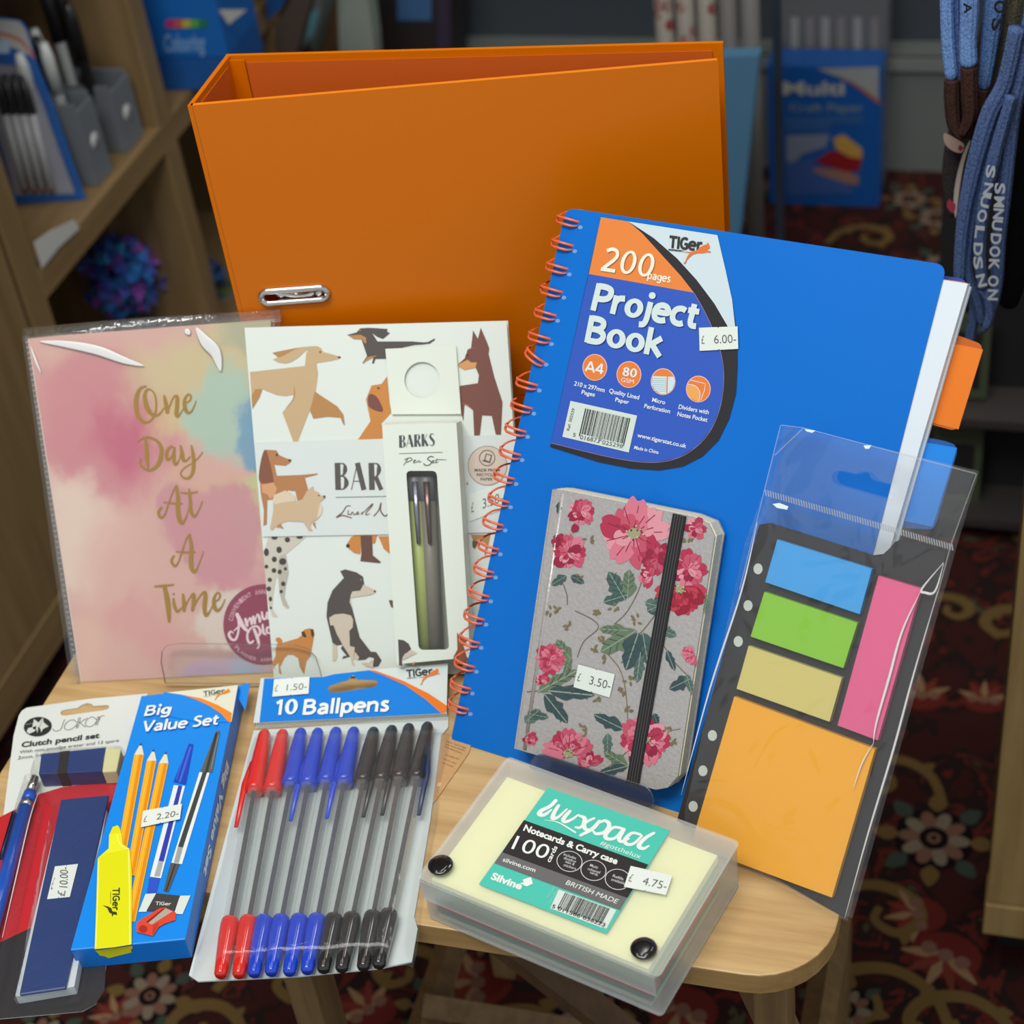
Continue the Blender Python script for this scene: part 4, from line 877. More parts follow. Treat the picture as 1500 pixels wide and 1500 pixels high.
# brown dog looking up
a.poly([(1145, 1235), (1280, 1035), (1235, 820), (1290, 680), (1390, 665), (1445, 590), (1470, 860), (1490, 950), (1385, 1060), (1500, 1235)], brn, 0)
a.poly([(1265, 770), (1340, 790), (1400, 900), (1395, 942), (1320, 925), (1260, 880)], mar, 1, 4); a.ell((1360, 706), 14, 9, (80, 60, 50), 1, 8)
# doberman
nxt('brown dog looking up', cz(555, 465, 1340/210))
a.poly([(745, 432), (800, 385), (830, 300), (862, 285), (880, 120), (925, 200), (952, 97), (1010, 230), (1032, 290), (1025, 340), (1080, 560), (1155, 790), (1150, 900), (1140, 1130), (1100, 1130), (1055, 920), (965, 915), (940, 1130), (892, 1130), (880, 870), (830, 820), (800, 820), (790, 970), (770, 900), (755, 640), (925, 615), (935, 540), (905, 470), (800, 490), (742, 455)], mar, 0)
a.poly([(742, 440), (830, 395), (860, 420), (915, 420), (905, 468), (800, 492), (745, 460)], (214, 156, 98), 1); a.stroke([(830, 300), (870, 290), (915, 280)], [3, 6, 4], (150, 98, 80), 1); a.ell((832, 356), 9, 9, (60, 40, 36), 1, 8)
a.poly([(775, 800), (830, 815), (875, 862), (820, 825)], (190, 120, 90), 1); a.poly([(1090, 1085), (1130, 1130), (1105, 1130)], (214, 156, 98), 1); a.poly([(935, 1100), (940, 1130), (920, 1130)], (214, 156, 98), 1)
# dalmatian
nxt('dark brown pointed ear dog', cz(375, 780, 6.25))
a.poly([(120, 30), (470, 30), (380, 110), (265, 205), (290, 290), (298, 370), (270, 500), (260, 590), (305, 690), (280, 700), (250, 670), (215, 560), (205, 430), (185, 400), (170, 500), (152, 600), (150, 700), (200, 775), (150, 770), (115, 660), (95, 480), (75, 300), (70, 180)], (206, 200, 184), 0)
a.poly([(215, 215), (270, 195), (290, 290), (298, 370), (270, 500), (260, 590), (305, 690), (250, 670), (215, 560), (205, 300)], (188, 182, 168), 1)
for x, y, rx, ry in ((170, 42, 30, 24), (288, 66, 24, 24), (400, 40, 30, 18), (96, 180, 23, 36), (212, 158, 25, 30), (168, 245, 23, 26), (245, 266, 33, 32), (96, 312, 18, 18), (165, 347, 22, 22), (218, 360, 20, 22), (270, 332, 14, 16), (127, 433, 20, 20), (250, 470, 20, 22), (118, 515, 22, 22), (232, 540, 16, 16), (133, 608, 15, 22), (136, 690, 11, 12)): a.ell((x, y), rx, ry, (76, 70, 64), 2, 12)
nxt('spotted dog legs')
a.poly([(825, 118), (870, 45), (900, 25), (1110, 25), (1090, 100), (960, 110), (955, 200), (900, 190), (850, 150)], brn, 0); a.ell((842, 122), 18, 18, (60, 50, 44), 1, 8)
a.poly([(958, 30), (1062, 30), (1070, 210), (1145, 270), (1130, 280), (955, 262), (965, 200)], (106, 78, 66), 1); a.poly([(1120, 35), (1215, 35), (1235, 205), (1170, 150)], brn, 0); a.poly([(1215, 620), (1270, 620), (1275, 705), (1235, 680)], (110, 84, 66), 0)
nxt('orange muzzle and brown leg')
# collie
a.poly([(770, 355), (815, 337), (920, 365), (980, 405), (992, 480), (960, 530), (880, 540), (858, 620), (880, 690), (950, 960), (1050, 1090), (1100, 1095), (1150, 1170), (1120, 1225), (1070, 1235), (1080, 1150), (1035, 1140), (1000, 1165), (935, 1170), (880, 1130), (790, 1158), (800, 1130), (830, 1130), (775, 1060), (800, 1025), (740, 1035), (700, 1010), (645, 770), (655, 640), (700, 530), (805, 415)], blk_, 0)
a.poly([(985, 475), (1095, 530), (1100, 545), (1060, 570), (900, 545), (865, 600), (880, 690), (857, 640), (870, 560), (955, 530)], cre, 1)
a.poly([(670, 780), (720, 750), (800, 742), (870, 760), (890, 800), (885, 870), (855, 900), (860, 1040), (905, 1050), (890, 1180), (910, 1220), (880, 1210), (865, 1140), (800, 1040), (740, 930), (710, 850), (680, 850)], cre, 1)
a.poly([(700, 1015), (742, 1035), (745, 1140), (725, 1180), (700, 1175)], cre, 1); a.poly([(905, 1090), (945, 1140), (935, 1170), (895, 1155)], cre, 2); a.poly([(960, 1195), (1040, 1190), (1055, 1160), (1070, 1170), (1075, 1240), (1010, 1225)], cre, 2); a.poly([(990, 1170), (1050, 1150), (1072, 1170), (1060, 1195), (1000, 1190)], BW, 1); a.ell((960, 433), 7, 7, (190, 130, 110), 1, 8); a.ell((1088, 538), 12, 10, (90, 80, 74), 2, 8)
nxt('seated black and cream dog')
# pug
a.poly([(200, 1010), (180, 990), (185, 965), (215, 960), (240, 985), (240, 1010), (380, 970), (420, 940), (440, 890), (490, 877), (525, 885), (535, 930), (520, 1010), (500, 1130), (460, 1180), (440, 1300), (400, 1230), (385, 1150), (340, 1120), (290, 1120), (260, 1150), (220, 1230), (235, 1300), (210, 1285), (205, 1190), (165, 1230), (180, 1260), (160, 1240), (150, 1190), (180, 1130), (180, 1060)], brn, 0)
a.poly([(415, 910), (440, 900), (465, 955), (440, 960), (420, 940)], (90, 60, 40), 1); a.poly([(500, 885), (525, 888), (533, 935), (515, 965), (505, 930)], (84, 60, 44), 1); a.poly([(390, 1155), (420, 1150), (435, 1290), (400, 1225)], tan2, 1)
nxt('small tan pug', cz(560, 660, 909/200))
a.poly([(565, 235), (580, 250), (570, 268)], tan2, 0); a.poly([(570, 305), (605, 300), (605, 325), (575, 325)], tan2, 0); a.poly([(590, 560), (720, 560), (690, 700), (680, 690), (690, 620), (640, 590), (605, 600)], tan2, 0); a.poly([(600, 600), (645, 600), (615, 655), (600, 640)], (120, 84, 60), 1)
a.poly([(480, 1240), (495, 1210), (520, 1240), (560, 1245), (590, 1290), (560, 1400), (530, 1440), (470, 1420), (475, 1370), (495, 1330)], (140, 84, 50), 0)
nxt('tan and brown dog pieces at the right')
# belly band
bd = fb.L([(373, 649), (763, 636), (768, 779), (385, 786)], .0006)
band = plate('belly_band', [bd[3], bd[2], bd[1], bd[0]], .0006, .0011, mat((218, 226, 222), .55), nb)
band['label'] = 'white paper band across the middle'
a = Art(fb, .0013, cz(355, 645, 1500/220))
a.poly([(235, 95), (340, 100), (370, 150), (440, 180), (490, 195), (480, 225), (430, 255), (320, 245), (345, 355), (600, 345), (755, 330), (745, 345), (625, 375), (660, 500), (600, 590), (550, 605), (530, 510), (460, 500), (300, 590), (250, 600), (245, 840), (210, 855), (215, 700), (185, 540), (175, 420), (165, 390), (200, 150)], (182, 128, 84), 0)
a.poly([(235, 95), (270, 200), (310, 380), (300, 440), (250, 450), (200, 430), (165, 390), (175, 260), (205, 130)], (136, 88, 68), 1, 3); a.poly([(190, 440), (310, 420), (345, 480), (330, 540), (280, 590), (250, 540), (200, 520)], (214, 160, 116), 1); a.ell((345, 145), 12, 12, (80, 60, 50), 2, 8); a.ell((475, 200), 16, 12, (70, 60, 54), 2, 8)
a.poly([(310, 620), (340, 545), (400, 510), (470, 520), (530, 560), (530, 610), (590, 605), (650, 500), (710, 455), (715, 500), (765, 520), (780, 550), (830, 555), (825, 580), (770, 620), (800, 660), (790, 740), (750, 790), (690, 820), (680, 870), (705, 905), (665, 905), (610, 815), (450, 805), (390, 830), (340, 850), (300, 900), (275, 880), (290, 820), (310, 700)], (206, 180, 146), 2)
a.poly([(300, 600), (320, 545), (430, 500), (530, 560), (525, 605), (400, 620), (330, 640)], (222, 204, 176), 3); a.poly([(335, 870), (380, 830), (415, 885), (370, 870)], tan2, 2); a.poly([(700, 830), (725, 815), (740, 885), (725, 870)], tan2, 2); a.ell((765, 550), 9, 9, (110, 90, 60), 3, 8); a.ell((820, 563), 12, 14, (80, 70, 60), 3, 8); a.poly([(780, 620), (805, 680), (790, 740), (745, 785), (760, 700)], (222, 210, 190), 3)
INK = (92, 86, 82)
def barks(A, o_, ux, uy, chars='BARKS', col=INK, lay=0, gap=.28):
    """tall display capitals with thick and thin strokes"""
    o_, ux, uy = Vector(o_), Vector(ux), Vector(uy); x = 0
    G_ = {'B': (.62, [([(.15, 0), (.15, 1)], .26), ([(.2, .98), (.45, .95), (.5, .75), (.4, .55), (.2, .52)], [.03, .08, .2, .08, .03]), ([(.2, .5), (.45, .48), (.54, .25), (.42, .05), (.2, .02)], [.03, .08, .22, .08, .03])]),
          'A': (.7, [([(.02, 0), (.33, 1)], .04), ([(.33, 1), (.6, 0)], .24), ([(.12, .32), (.5, .32)], .04)]),
          'R': (.64, [([(.15, 0), (.15, 1)], .26), ([(.2, .98), (.45, .95), (.5, .75), (.4, .52), (.25, .48)], [.03, .08, .2, .08, .03]), ([(.34, .48), (.58, 0)], .2)]),
          'K': (.66, [([(.15, 0), (.15, 1)], .26), ([(.55, 1), (.25, .42)], .04), ([(.3, .5), (.58, 0)], .22)]),
          'S': (.55, [([(.48, .86), (.35, .98), (.18, .92), (.14, .72), (.3, .52), (.46, .3), (.4, .06), (.22, .01), (.06, .14)], [.05, .06, .1, .2, .24, .2, .1, .06, .05])])}
    for ch in chars:
        w, st = G_[ch]
        for pts, sw in st:
            P_ = [tuple(o_+ux*(x+p)+uy*q) for p, q in pts]; sw = sw if isinstance(sw, list) else [sw]*len(pts)
            A.stroke(P_, [k*ux.length for k in sw], col, lay, 4, smooth=len(pts) > 2, cap=False)
        x += w+gap*.45
barks(a, (925, 495), (215, 0), (-8, -270), 'BAR')
a.stroke([(935, 570), (1460, 560)], 8, (130, 136, 134), 0)
br_ = (120, 92, 76)
for P_, w_ in (([(1080, 655), (1040, 660), (1000, 720), (940, 770), (1000, 750), (1090, 775)], [8, 10, 12, 14, 12, 10]), ([(1060, 700), (1055, 740), (1080, 735)], 9), ([(1085, 745), (1100, 715), (1115, 745), (1130, 735)], 9), ([(1135, 735), (1160, 720), (1150, 715), (1140, 740), (1170, 735)], 8), ([(1205, 730), (1190, 740), (1195, 720), (1215, 715), (1250, 680), (1300, 635), (1290, 660), (1240, 720), (1235, 745), (1270, 735)], [8, 8, 8, 8, 10, 12, 12, 10, 10, 7]), ([(1315, 755), (1360, 700), (1385, 625), (1380, 700), (1420, 755), (1450, 740), (1470, 690)], [12, 10, 12, 14, 14, 12, 8])): a.stroke(P_, w_, br_, 0)
a.xf = cz(555, 465, 1340/210)
a.ell((1015, 1385), 185, 185, (216, 200, 184), 0, 36); a.ell((1015, 1385), 185, 185, (120, 104, 92), 1, 36, ring=.025); a.ell((1012, 1313), 76, 76, (110, 96, 86), 2, 28, ring=.1)
a.poly([(985, 1330), (1000, 1270), (1060, 1285), (1040, 1360), (960, 1340)], (110, 96, 86), 3); a.poly([(997, 1330), (1008, 1282), (1048, 1292), (1032, 1345)], (216, 200, 184), 4)
a.text('MADE FROM', (895, 1440), (1130, 1440), (895, 1412), (110, 98, 88), 2, .02); a.text('RECYCLED', (915, 1482), (1115, 1482), (915, 1455), (110, 98, 88), 2, .02); a.text('PAPER', (950, 1524), (1065, 1524), (950, 1497), (110, 98, 88), 2, .02)
a.poly([(815, 1560), (830, 1530), (835, 1570)], tan2, 0)
a.build('band_print', nb)
sticker(fb, nb, [(687, 724), (738, 706), (742, 744), (688, 764)], '3.50-', .0015)
# ================================================================ PEN SET BOX
fx = Fr(fb.O+fb.n*.0190, fb.ex, fb.ey)
px = root('pen_set_box', fx, 'tall white pen set box with hang tab and window, in front of the dog notebook', 'pen box')
D_ = .0175
q = fx.L([(581, 973), (689, 963), (668.6, 619.5), (559.6, 622)])
wx = cz(560, 660, 909/200)
win = rquad(fx.L(wx([(158, 135), (362, 135), (446, 1325), (243, 1328)])), .003)
CW = mat((226, 234, 222), .5); CWI = mat((176, 178, 164), .7)
plate('front_panel', q, -.0005, 0, CW, px, holes=[win])
for nm, (i, j) in (('side_panel', (1, 2)), ('side_panel', (3, 0)), ('top_panel', (2, 3)), ('bottom_panel', (0, 1))):
    p0, p1 = q[i], q[j]; d = (p1-p0).normalized(); nn = Vector((-d.y, d.x))*.0005
    plate(nm, [p0, p1, p1+nn, p0+nn], -D_, -.0006, CW if nm != 'bottom_panel' else CWI, px)
plate('back_panel', [q[0]+Vector((.0006, .0006)), q[1]+Vector((-.0006, .0006)), q[2]+Vector((-.0006, -.0006)), q[3]+Vector((.0006, -.0006))], -D_, -D_+.0005, CWI, px)
plate('window_film', [win[0]] + win[1:], -.0012, -.0009, CLEARF, px)
cT = -D_+.0006
tabp = fx.L([(573.5, 606.8), (675.5, 606.5), (667.8, 506), (564.4, 511)], cT)
hc = [(618.3+26*math.cos(t), 556.5+26.5*math.sin(t)) for t in [2*math.pi*i/28 for i in range(28)]]
plate('hang_tab', tabp, cT-.0005, cT, CW, px, holes=[fx.L(hc, cT)])
a = Art(fx, .0002)
barks(a, (584.5, 656), (15.5, -1), (-.4, -18), 'BARKS', (84, 90, 88), gap=.12)
a.stroke([(585, 664.5), (648, 662.5)], .9, (110, 116, 112), 0)
a.xf = cz(555, 465, 1340/210)
for P_, w_ in (([(232, 1380), (270, 1320), (240, 1330), (290, 1312), (310, 1330), (260, 1355)], 7), ([(320, 1350), (345, 1335), (330, 1335), (325, 1360), (355, 1350)], 6), ([(360, 1355), (372, 1335), (380, 1355), (395, 1345)], 6), ([(510, 1305), (480, 1300), (455, 1325), (490, 1350), (470, 1380), (430, 1380), (420, 1365)], 9), ([(495, 1355), (515, 1340), (500, 1340), (500, 1362), (525, 1352)], 6), ([(545, 1320), (530, 1358), (555, 1350)], 6), ([(520, 1335), (560, 1330), (630, 1330)], [4, 6, 5])): a.stroke(P_, w_, (84, 84, 80), 0)
# dogs on the lower front
a.xf = wx
a.poly([(105, 1258), (140, 1262), (175, 1285), (192, 1320), (185, 1345), (150, 1350), (130, 1400), (135, 1435), (112, 1430)], (84, 78, 76), 0); a.poly([(188, 1325), (235, 1348), (215, 1358), (150, 1352), (130, 1400), (138, 1370)], cre, 1); a.poly([(195, 1425), (215, 1405), (225, 1410), (205, 1428)], tan2, 0)
a.poly([(497, 1209), (515, 1238), (560, 1245), (568, 1260), (540, 1300), (570, 1400), (500, 1425), (470, 1410), (475, 1370), (500, 1325)], (140, 86, 52), 0)
a.poly([(45, 1000), (80, 1000), (85, 1058), (62, 1040)], (100, 80, 60), 0) if False else None
a.build('printed_front', px)
a = Art(Fr(fx.O, fx.ex, fx.ey), cT)
# pens inside
def slim_pen(x0, y0, x1, y1, col, label, colclip):
    c = -.0105; A_, B_ = fx.l(*wx([(x0, y0)])[0], c), fx.l(*wx([(x1, y1)])[0], c)
    r = bpy.data.objects.new('slim_pen', None); COL.objects.link(r); r.matrix_world = fx.m @ Matrix.Translation(Vector((B_.x, B_.y, c))); r['label'] = label; r['category'] = 'pen'; r['group'] = 'pens in the white pen set box'
    d = A_-B_; f = lambda t: (d.x*t, d.y*t, 0)
    tube('barrel', [f(0), f(.86)], .0050, mat(col, .45), r, seg=16); tube('cap', [f(.861), f(.99), f(1)], [.0054, .0052, .004], mat((110, 112, 108), .4), r, seg=16)
    tube('clip', [(f(.97)[0]+.001, f(.97)[1], .0064), (f(.62)[0]+.0012, f(.62)[1], .0066)], [.0019, .0012], mat(colclip, .25, .8), r, seg=6, flat=.4, up=(0, 0, 1))
slim_pen(215, 165, 285, 1330, (176, 190, 104), 'lime green slim pen, left in the window of the white pen box', (150, 150, 170))
slim_pen(292, 165, 355, 1330, (128, 122, 108), 'taupe slim pen, right in the window of the white pen box', (120, 96, 90))
# ================================================================ PROJECT BOOK
fj = frame_lean((660, 1085), (1165, 1245), 32.7)
pb = root('project_book', fj, 'large blue spiral project book with orange tabs, leaning in front of the folder', 'notebook')
LEAN[pb.name] = (math.tan(math.radians(32.7)), 0)
BLUE = mat((0, 110, 206), .36, spec=.28, bump=.05, bscale=1500); BLUED = mat((28, 70, 160), .45)
cj = fj.L([(660, 1085), (1168, 1246), (1387, 388), (829, 304)])
cj = [Vector((cj[0].x, 0)), Vector((cj[1].x, 0)), cj[2], cj[3]]
plate('front_cover', rquad(cj, [.004, .006, .006, .006]), -.0006, 0, BLUE, pb)
pg = fj.L([(1405, 421), (1422, 421)], -.006)
PW = mat((222, 232, 240), .6)
x_r = fj.l(1421, 420, -.004).x; y_t = fj.l(1400, 416, -.004).y
r0 = fj.l(1300, 800, -.001)
# fanned pages: a few blocks each a little farther right
top_l = cj[3]+Vector((.004, -.003))
for i, (c1, c2, sx, sy) in enumerate(((-.0008, -.0062, .86, .5), (-.0063, -.0092, 1.0, 1.0))):
    br_x = cj[1].x+.002+.003*i; tr = fj.l(1392+30*sx, 411+9*sy, c1)
    plate('page_block', [Vector((cj[0].x+.004, .0015)), Vector((br_x, .0015)), tr, Vector((top_l.x, cj[3].y-.007))], c2, c1, PW, pb)
tb_c = -.0100
plate('divider_sheet', rquad([Vector((cj[0].x+.004, .001)), Vector((cj[1].x+.004, .001)), fj.l(1419, 414, tb_c), Vector((top_l.x, cj[3].y-.008))], .003), tb_c-.0006, tb_c, mat((196, 96, 60), .4), pb)
OT = mat((232, 120, 10), .4)
ot = rquad(fj.L([(1350, 618), (1402, 632), (1441, 505), (1394, 488), (1375, 486)], tb_c), [0, .004, .004, 0, 0]); plate('divider_tab', ot, tb_c-.0006, tb_c+.0002, mat((196, 92, 12), .4), pb)['label'] = 'orange plastic divider tab'
o = plate('tab_insert', fj.L([(1352, 616), (1404, 629), (1440, 512), (1396, 503), (1380, 500)], tb_c+.0004), tb_c+.0003, tb_c+.0005, OT, pb); o['label'] = 'orange insert in the upper tab'
tb2 = -.0085
plate('divider_tab', rquad(fj.L([(1300, 772), (1368, 776), (1404, 655), (1390, 647), (1352, 640)], tb2), [0, .003, .004, .004, 0]), tb2-.0006, tb2, mat((22, 84, 160), .4), pb)['label'] = 'blue plastic divider tab'
plate('tab_insert', fj.L([(1310, 760), (1366, 772), (1402, 656), (1356, 648)], tb2+.0003), tb2+.0002, tb2+.0004, mat((10, 134, 228), .4), pb)
bc_ = -.0118
plate('back_cover', rquad([Vector((cj[0].x, 0)), Vector((cj[1].x+.004, 0)), fj.l(1418, 409, bc_), Vector((cj[3].x, cj[3].y-.009))], .005), bc_-.0006, bc_, BLUED, pb)
# wire loops
WIRE = mat((236, 104, 66), .3, spec=.6, coat=.3)
lp = [(829, 327), (821, 362), (813, 396), (805, 430), (796, 464), (787, 498), (779, 528), (769, 566), (761, 600), (752, 634), (744, 668), (735, 703), (727, 737), (719, 771), (712, 806), (705, 840), (698, 875), (691, 909), (684, 943), (677, 978), (671, 1010), (668, 1040)]
lm = None
for i, (u, v) in enumerate(lp):
    e = fj.l(u+14, v+4, 0)
    if lm is None:
        V = []; F = []
        for dy in (-.0016, .0016):
            path = []
            for k in range(20):
                t = math.radians(28+k*(324/19)); path.append((-.0015-.0082*math.cos(t+math.pi)*1.0, dy+.0022*math.sin(t/2), -.0052-.0078*math.sin(t+math.pi)*1.0))
            v_, f_ = tube_data(path, .00078, 6, up=(0, 1, 0)); k0 = len(V); V += v_; F += [tuple(k0+j for j in f) for f in f_]
        o = mk('wire_loop', V, F, WIRE, pb, smooth=True); lm = o.data
    else:
        o = bpy.data.objects.new('wire_loop', lm); COL.objects.link(o); o.parent = pb
    o.location = (e.x-.0035, e.y, 0)
    if i == 6: o.rotation_euler = (0, 0, -.35)
a = Art(fj, .00015)
for u, v in lp: a.ell((u+21, v+6), 3.6, 3, (110, 160, 215), 0, 10)
a.build('punched_holes', pb)
# label
lx = cz(780, 290, 1186/340)
out = lx([(350, 98), (945, 190), (985, 360), (1020, 520), (1046, 700), (1048, 860), (1040, 1000), (1005, 1130), (950, 1240), (870, 1320), (770, 1372), (650, 1392), (500, 1382), (340, 1350), (90, 1272)])
LB = mat((44, 88, 190), .42)
lo = plate('cover_label', fj.L(out, .0004), .0002, .0005, mat((36, 34, 40), .42), pb); lo['label'] = 'blue, orange and white printed label'
a = Art(fj, .0006, lx, rough=.42)
a.poly([(350, 98), (490, 120), (560, 180), (660, 290), (760, 400), (825, 484), (288, 388)], (232, 134, 60), 0)
a.poly([(288, 388), (825, 484), (880, 580), (930, 690), (965, 800), (978, 920), (962, 1060), (915, 1180), (840, 1270), (740, 1330), (620, 1352), (480, 1340), (330, 1310), (95, 1252)], LB, 0)
a.stroke([(825, 484), (880, 580), (930, 690), (965, 800), (978, 920), (962, 1060), (915, 1180), (840, 1270), (740, 1330), (620, 1352), (480, 1340), (330, 1310), (95, 1252)], 3, (140, 120, 150), 1, 4)
a.poly([(490, 120), (945, 190), (985, 360), (1020, 520), (1036, 660), (1000, 660), (930, 540), (840, 420), (740, 310), (620, 205)], (206, 222, 228), 0)
lz = cz(860, 310, 1500/230)
a.xf = lz
for dx, c, l in ((6, (170, 84, 30), 2), (0, (240, 238, 220), 3)): btext(a, '200', (118+dx, 565+dx), (622+dx, 640+dx), (180+dx, 330+dx), c, l, .13)
btext(a, 'pages', (572, 642), (795, 680), (588, 560), (240, 238, 220), 3, .15)
for dx, c, l in ((8, (24, 44, 120), 2), (0, (212, 228, 226), 3)):
    btext(a, 'Project', (28+dx, 940+dx), (1050+dx, 1118+dx), (90+dx, 682+dx), c, l, .2)
    btext(a, 'Book', (-30+dx, 1245+dx), (712+dx, 1390+dx), (22+dx, 988+dx), c, l, .2)
tiger_logo(a, (782, 345), (1112, 385), (792, 228), lay=4)
a.text('STATIONERY', (780, 374), (925, 386), (782, 356), (52, 52, 52), 4, .02)
lw = cz(800, 500, 1500/270); a.xf = lw
for (x, y) in ((398, 212), (675, 270), (953, 328), (1240, 388)):
    a.ell((x, y), 101, 109, (238, 190, 190), 2, 28); a.ell((x, y), 94, 102, (232, 128, 54), 3, 28)
TW = (226, 234, 240)
btext(a, 'A4', (318, 240), (468, 270), (330, 155), TW, 4, .17); btext(a, '80', (618, 278), (738, 298), (630, 205), TW, 4, .17); a.text('GSM', (612, 328), (716, 345), (614, 292), TW, 4, .0)
a.poly([(870, 282), (1040, 288), (1050, 330), (1030, 390), (990, 425), (940, 430), (890, 400), (862, 350)], (206, 226, 230), 4)
for k in range(7): a.stroke([(868, 300+k*17), (985, 305+k*17)], 2, (130, 160, 180), 5)
a.stroke([(990, 285), (985, 420)], 9, (232, 128, 54), 5); a.poly([(1155, 350), (1200, 350), (1255, 400), (1250, 470), (1240, 490), (1170, 460), (1145, 400)], (236, 168, 90), 4)
a.stroke([(1180, 315), (1300, 345), (1290, 400), (1260, 480)], 5, TW, 5, smooth=False); a.stroke([(1160, 350), (1220, 365), (1255, 420), (1245, 485)], 5, TW, 5)
for st, p0, p1, h in (('210 x 297mm', (228, 358), (476, 415), 36), ('Pages', (288, 428), (396, 450), 34), ('Quality Lined', (512, 418), (756, 474), 36), ('Paper', (562, 488), (674, 512), 34), ('Micro', (862, 490), (968, 514), 34), ('Perforation', (798, 540), (1008, 586), 34), ('Dividers with', (1078, 548), (1322, 594), 36), ('Notes Pocket', (1068, 606), (1312, 656), 36), ('www.tigerstat.co.uk', (742, 778), (1140, 868), 34), ('Made in China', (716, 875), (914, 916), 28)):
    a.text(st, p0, p1, (p0[0]+8, p0[1]-h), TW, 3, .02)
a.poly([(200, 484), (742, 604), (674, 904), (134, 776)], (212, 224, 216), 3)
bars(a, [(320, 545), (694, 628), (640, 855), (268, 770)], 11, (70, 68, 66), 4)
a.poly([(285, 752), (438, 790), (432, 826), (275, 790)], (212, 224, 216), 5); a.poly([(462, 795), (632, 832), (628, 872), (452, 832)], (212, 224, 216), 5)
a.text('5', (218, 772), (240, 777), (226, 742), (60, 60, 60), 5); a.text('016873', (278, 792), (436, 826), (286, 758), (60, 60, 60), 6); a.text('025298', (458, 834), (624, 868), (466, 802), (60, 60, 60), 6)
a.text('Ref: 302529', (192, 726), (236, 548), (168, 722), (70, 70, 70), 5)
a.build('label_print', lo)
sticker(fj, pb, [(1024, 480), (1080.5, 478), (1081.5, 511), (1025, 514)], '6.00-', .0014)
# ================================================================ CLEAR ACRYLIC EASELS
EDGE = mat((110, 112, 100), .25, spec=.8)
se = root('acrylic_easel', fb, 'clear acrylic easel whose rounded lip holds the planner and the dog notebook', 'display stand')
LEAN[se.name] = (math.tan(math.radians(33)), 0)
lipc = .0045
lp_ = fb.L([(243, 1000), (237, 970), (238, 954), (245, 945), (262, 942), (430, 944), (452, 950), (463, 962), (469, 980), (474, 1003)], lipc)
plate('lip', [Vector(p) for p in lp_], lipc, lipc+.002, ACRY, se, side=EDGE)
x0, x1 = lp_[0].x, lp_[-1].x
V, F = bbox_mesh([(x0, .001, -.0155, x1, .12, -.0145)])
mk('back_rest', V, F, ACRY, se)
s2_ = root('acrylic_easel', fj, 'clear acrylic easel under the floral notebook, in front of the blue project book', 'display stand')
LEAN[s2_.name] = (math.tan(math.radians(32.7)), 0)
lc = .0160
l2 = fj.L([(770, 1138), (776, 1104), (786, 1101), (860, 1122), (942, 1146), (955, 1154), (960, 1164), (958, 1196)], lc)
lip2 = rquad([Vector((l2[0].x, .004)), Vector((l2[-1].x, .004)), l2[5], l2[2]], .006)
plate('lip', lip2, lc, lc+.0012, film('smoked_acrylic', .12, tint=(.62, .66, .8), rough=.05, gloss=.15, diff=(.2, .25, .45)), s2_, side=EDGE)
ly = l2[2].y-.004
V, F = bbox_mesh([(l2[0].x+.003, .0022, .0006, l2[-1].x-.003, .0044, lc)]); mk('ledge', V, F, ACRY, s2_)
V, F = bbox_mesh([(l2[0].x+.003, .004, -.0165, l2[-1].x-.003, .18, -.0145)]); mk('back_rest', V, F, ACRY, s2_)
# ================================================================ FLORAL NOTEBOOK
ff = Fr(fj.O+fj.n*.0145, fj.ex, fj.ey)
fn = root('floral_notebook', ff, 'small silver floral notebook with black elastic band, on the blue project book', 'notebook')
fl = cz(740, 690, 1062/340)
fc_ = ff.L(fl([(50, 1272), (620, 1440), (690, 1458), (745, 1448), (790, 1395), (958, 300), (930, 240), (850, 207), (262, 88), (225, 86)]))
SILV = mat((184, 180, 178), .36, .3, bump=.35, bscale=500, noisec=.18)
CREAM = mat((226, 220, 190), .7, bump=.4, bscale=1200)
fcr = fc_[:2]+catmull(fc_[1:5], 4)[1:]+catmull([fc_[4], fc_[5], fc_[6], fc_[7]], 4)[5:]+fc_[8:]
sh = lambda P, dx, dy: [Vector((p[0]+dx, p[1]+dy)) for p in P]
plate('front_cover', fc_, -.0016, 0, SILV, fn); plate('page_block', sh(fc_, .0006, .0004), -.0098, -.0017, CREAM, fn); plate('back_cover', sh(fc_, .0016, .0008), -.0118, -.0099, SILV, fn)
sp = [fc_[0]+Vector((-.001, 0)), fc_[0]+Vector((.003, 0)), fc_[-2], fc_[-1]+Vector((-.001, 0))]
plate('spine', [fc_[0]+Vector((-.0012, 0)), fc_[0]+Vector((-.0001, 0)), fc_[-1]+Vector((-.0001, 0)), fc_[-1]+Vector((-.0012, 0))], -.0118, 0, SILV, fn)
tube('spine_ridge', [(*(fc_[0]+Vector((.0052, .001))), -.0002), (*(fc_[-1]+Vector((.0052, -.001))), -.0002)], .0013, SILV, fn, flat=.5, up=(0, 0, 1))
a = Art(ff, .00025, fl, rough=.42)
rnd = random.Random(4)
REDS = [(178, 52, 82), (196, 84, 108), (214, 120, 140), (150, 36, 66), (222, 150, 162)]
def petal(cx, cy, ang, l, w, col, lay):
    c, s_ = math.cos(ang), math.sin(ang); P = []
    for p, q_ in ((0, -.12), (.35, -.5), (.75, -.55), (1, -.22), (.93, 0), (1.02, .25), (.75, .52), (.35, .45), (0, .12)):
        p += rnd.uniform(-.05, .05); q_ += rnd.uniform(-.06, .06); P.append((cx+p*l*c-q_*w*s_, cy+p*l*s_+q_*w*c))
    a.poly(P, col, lay, 3)
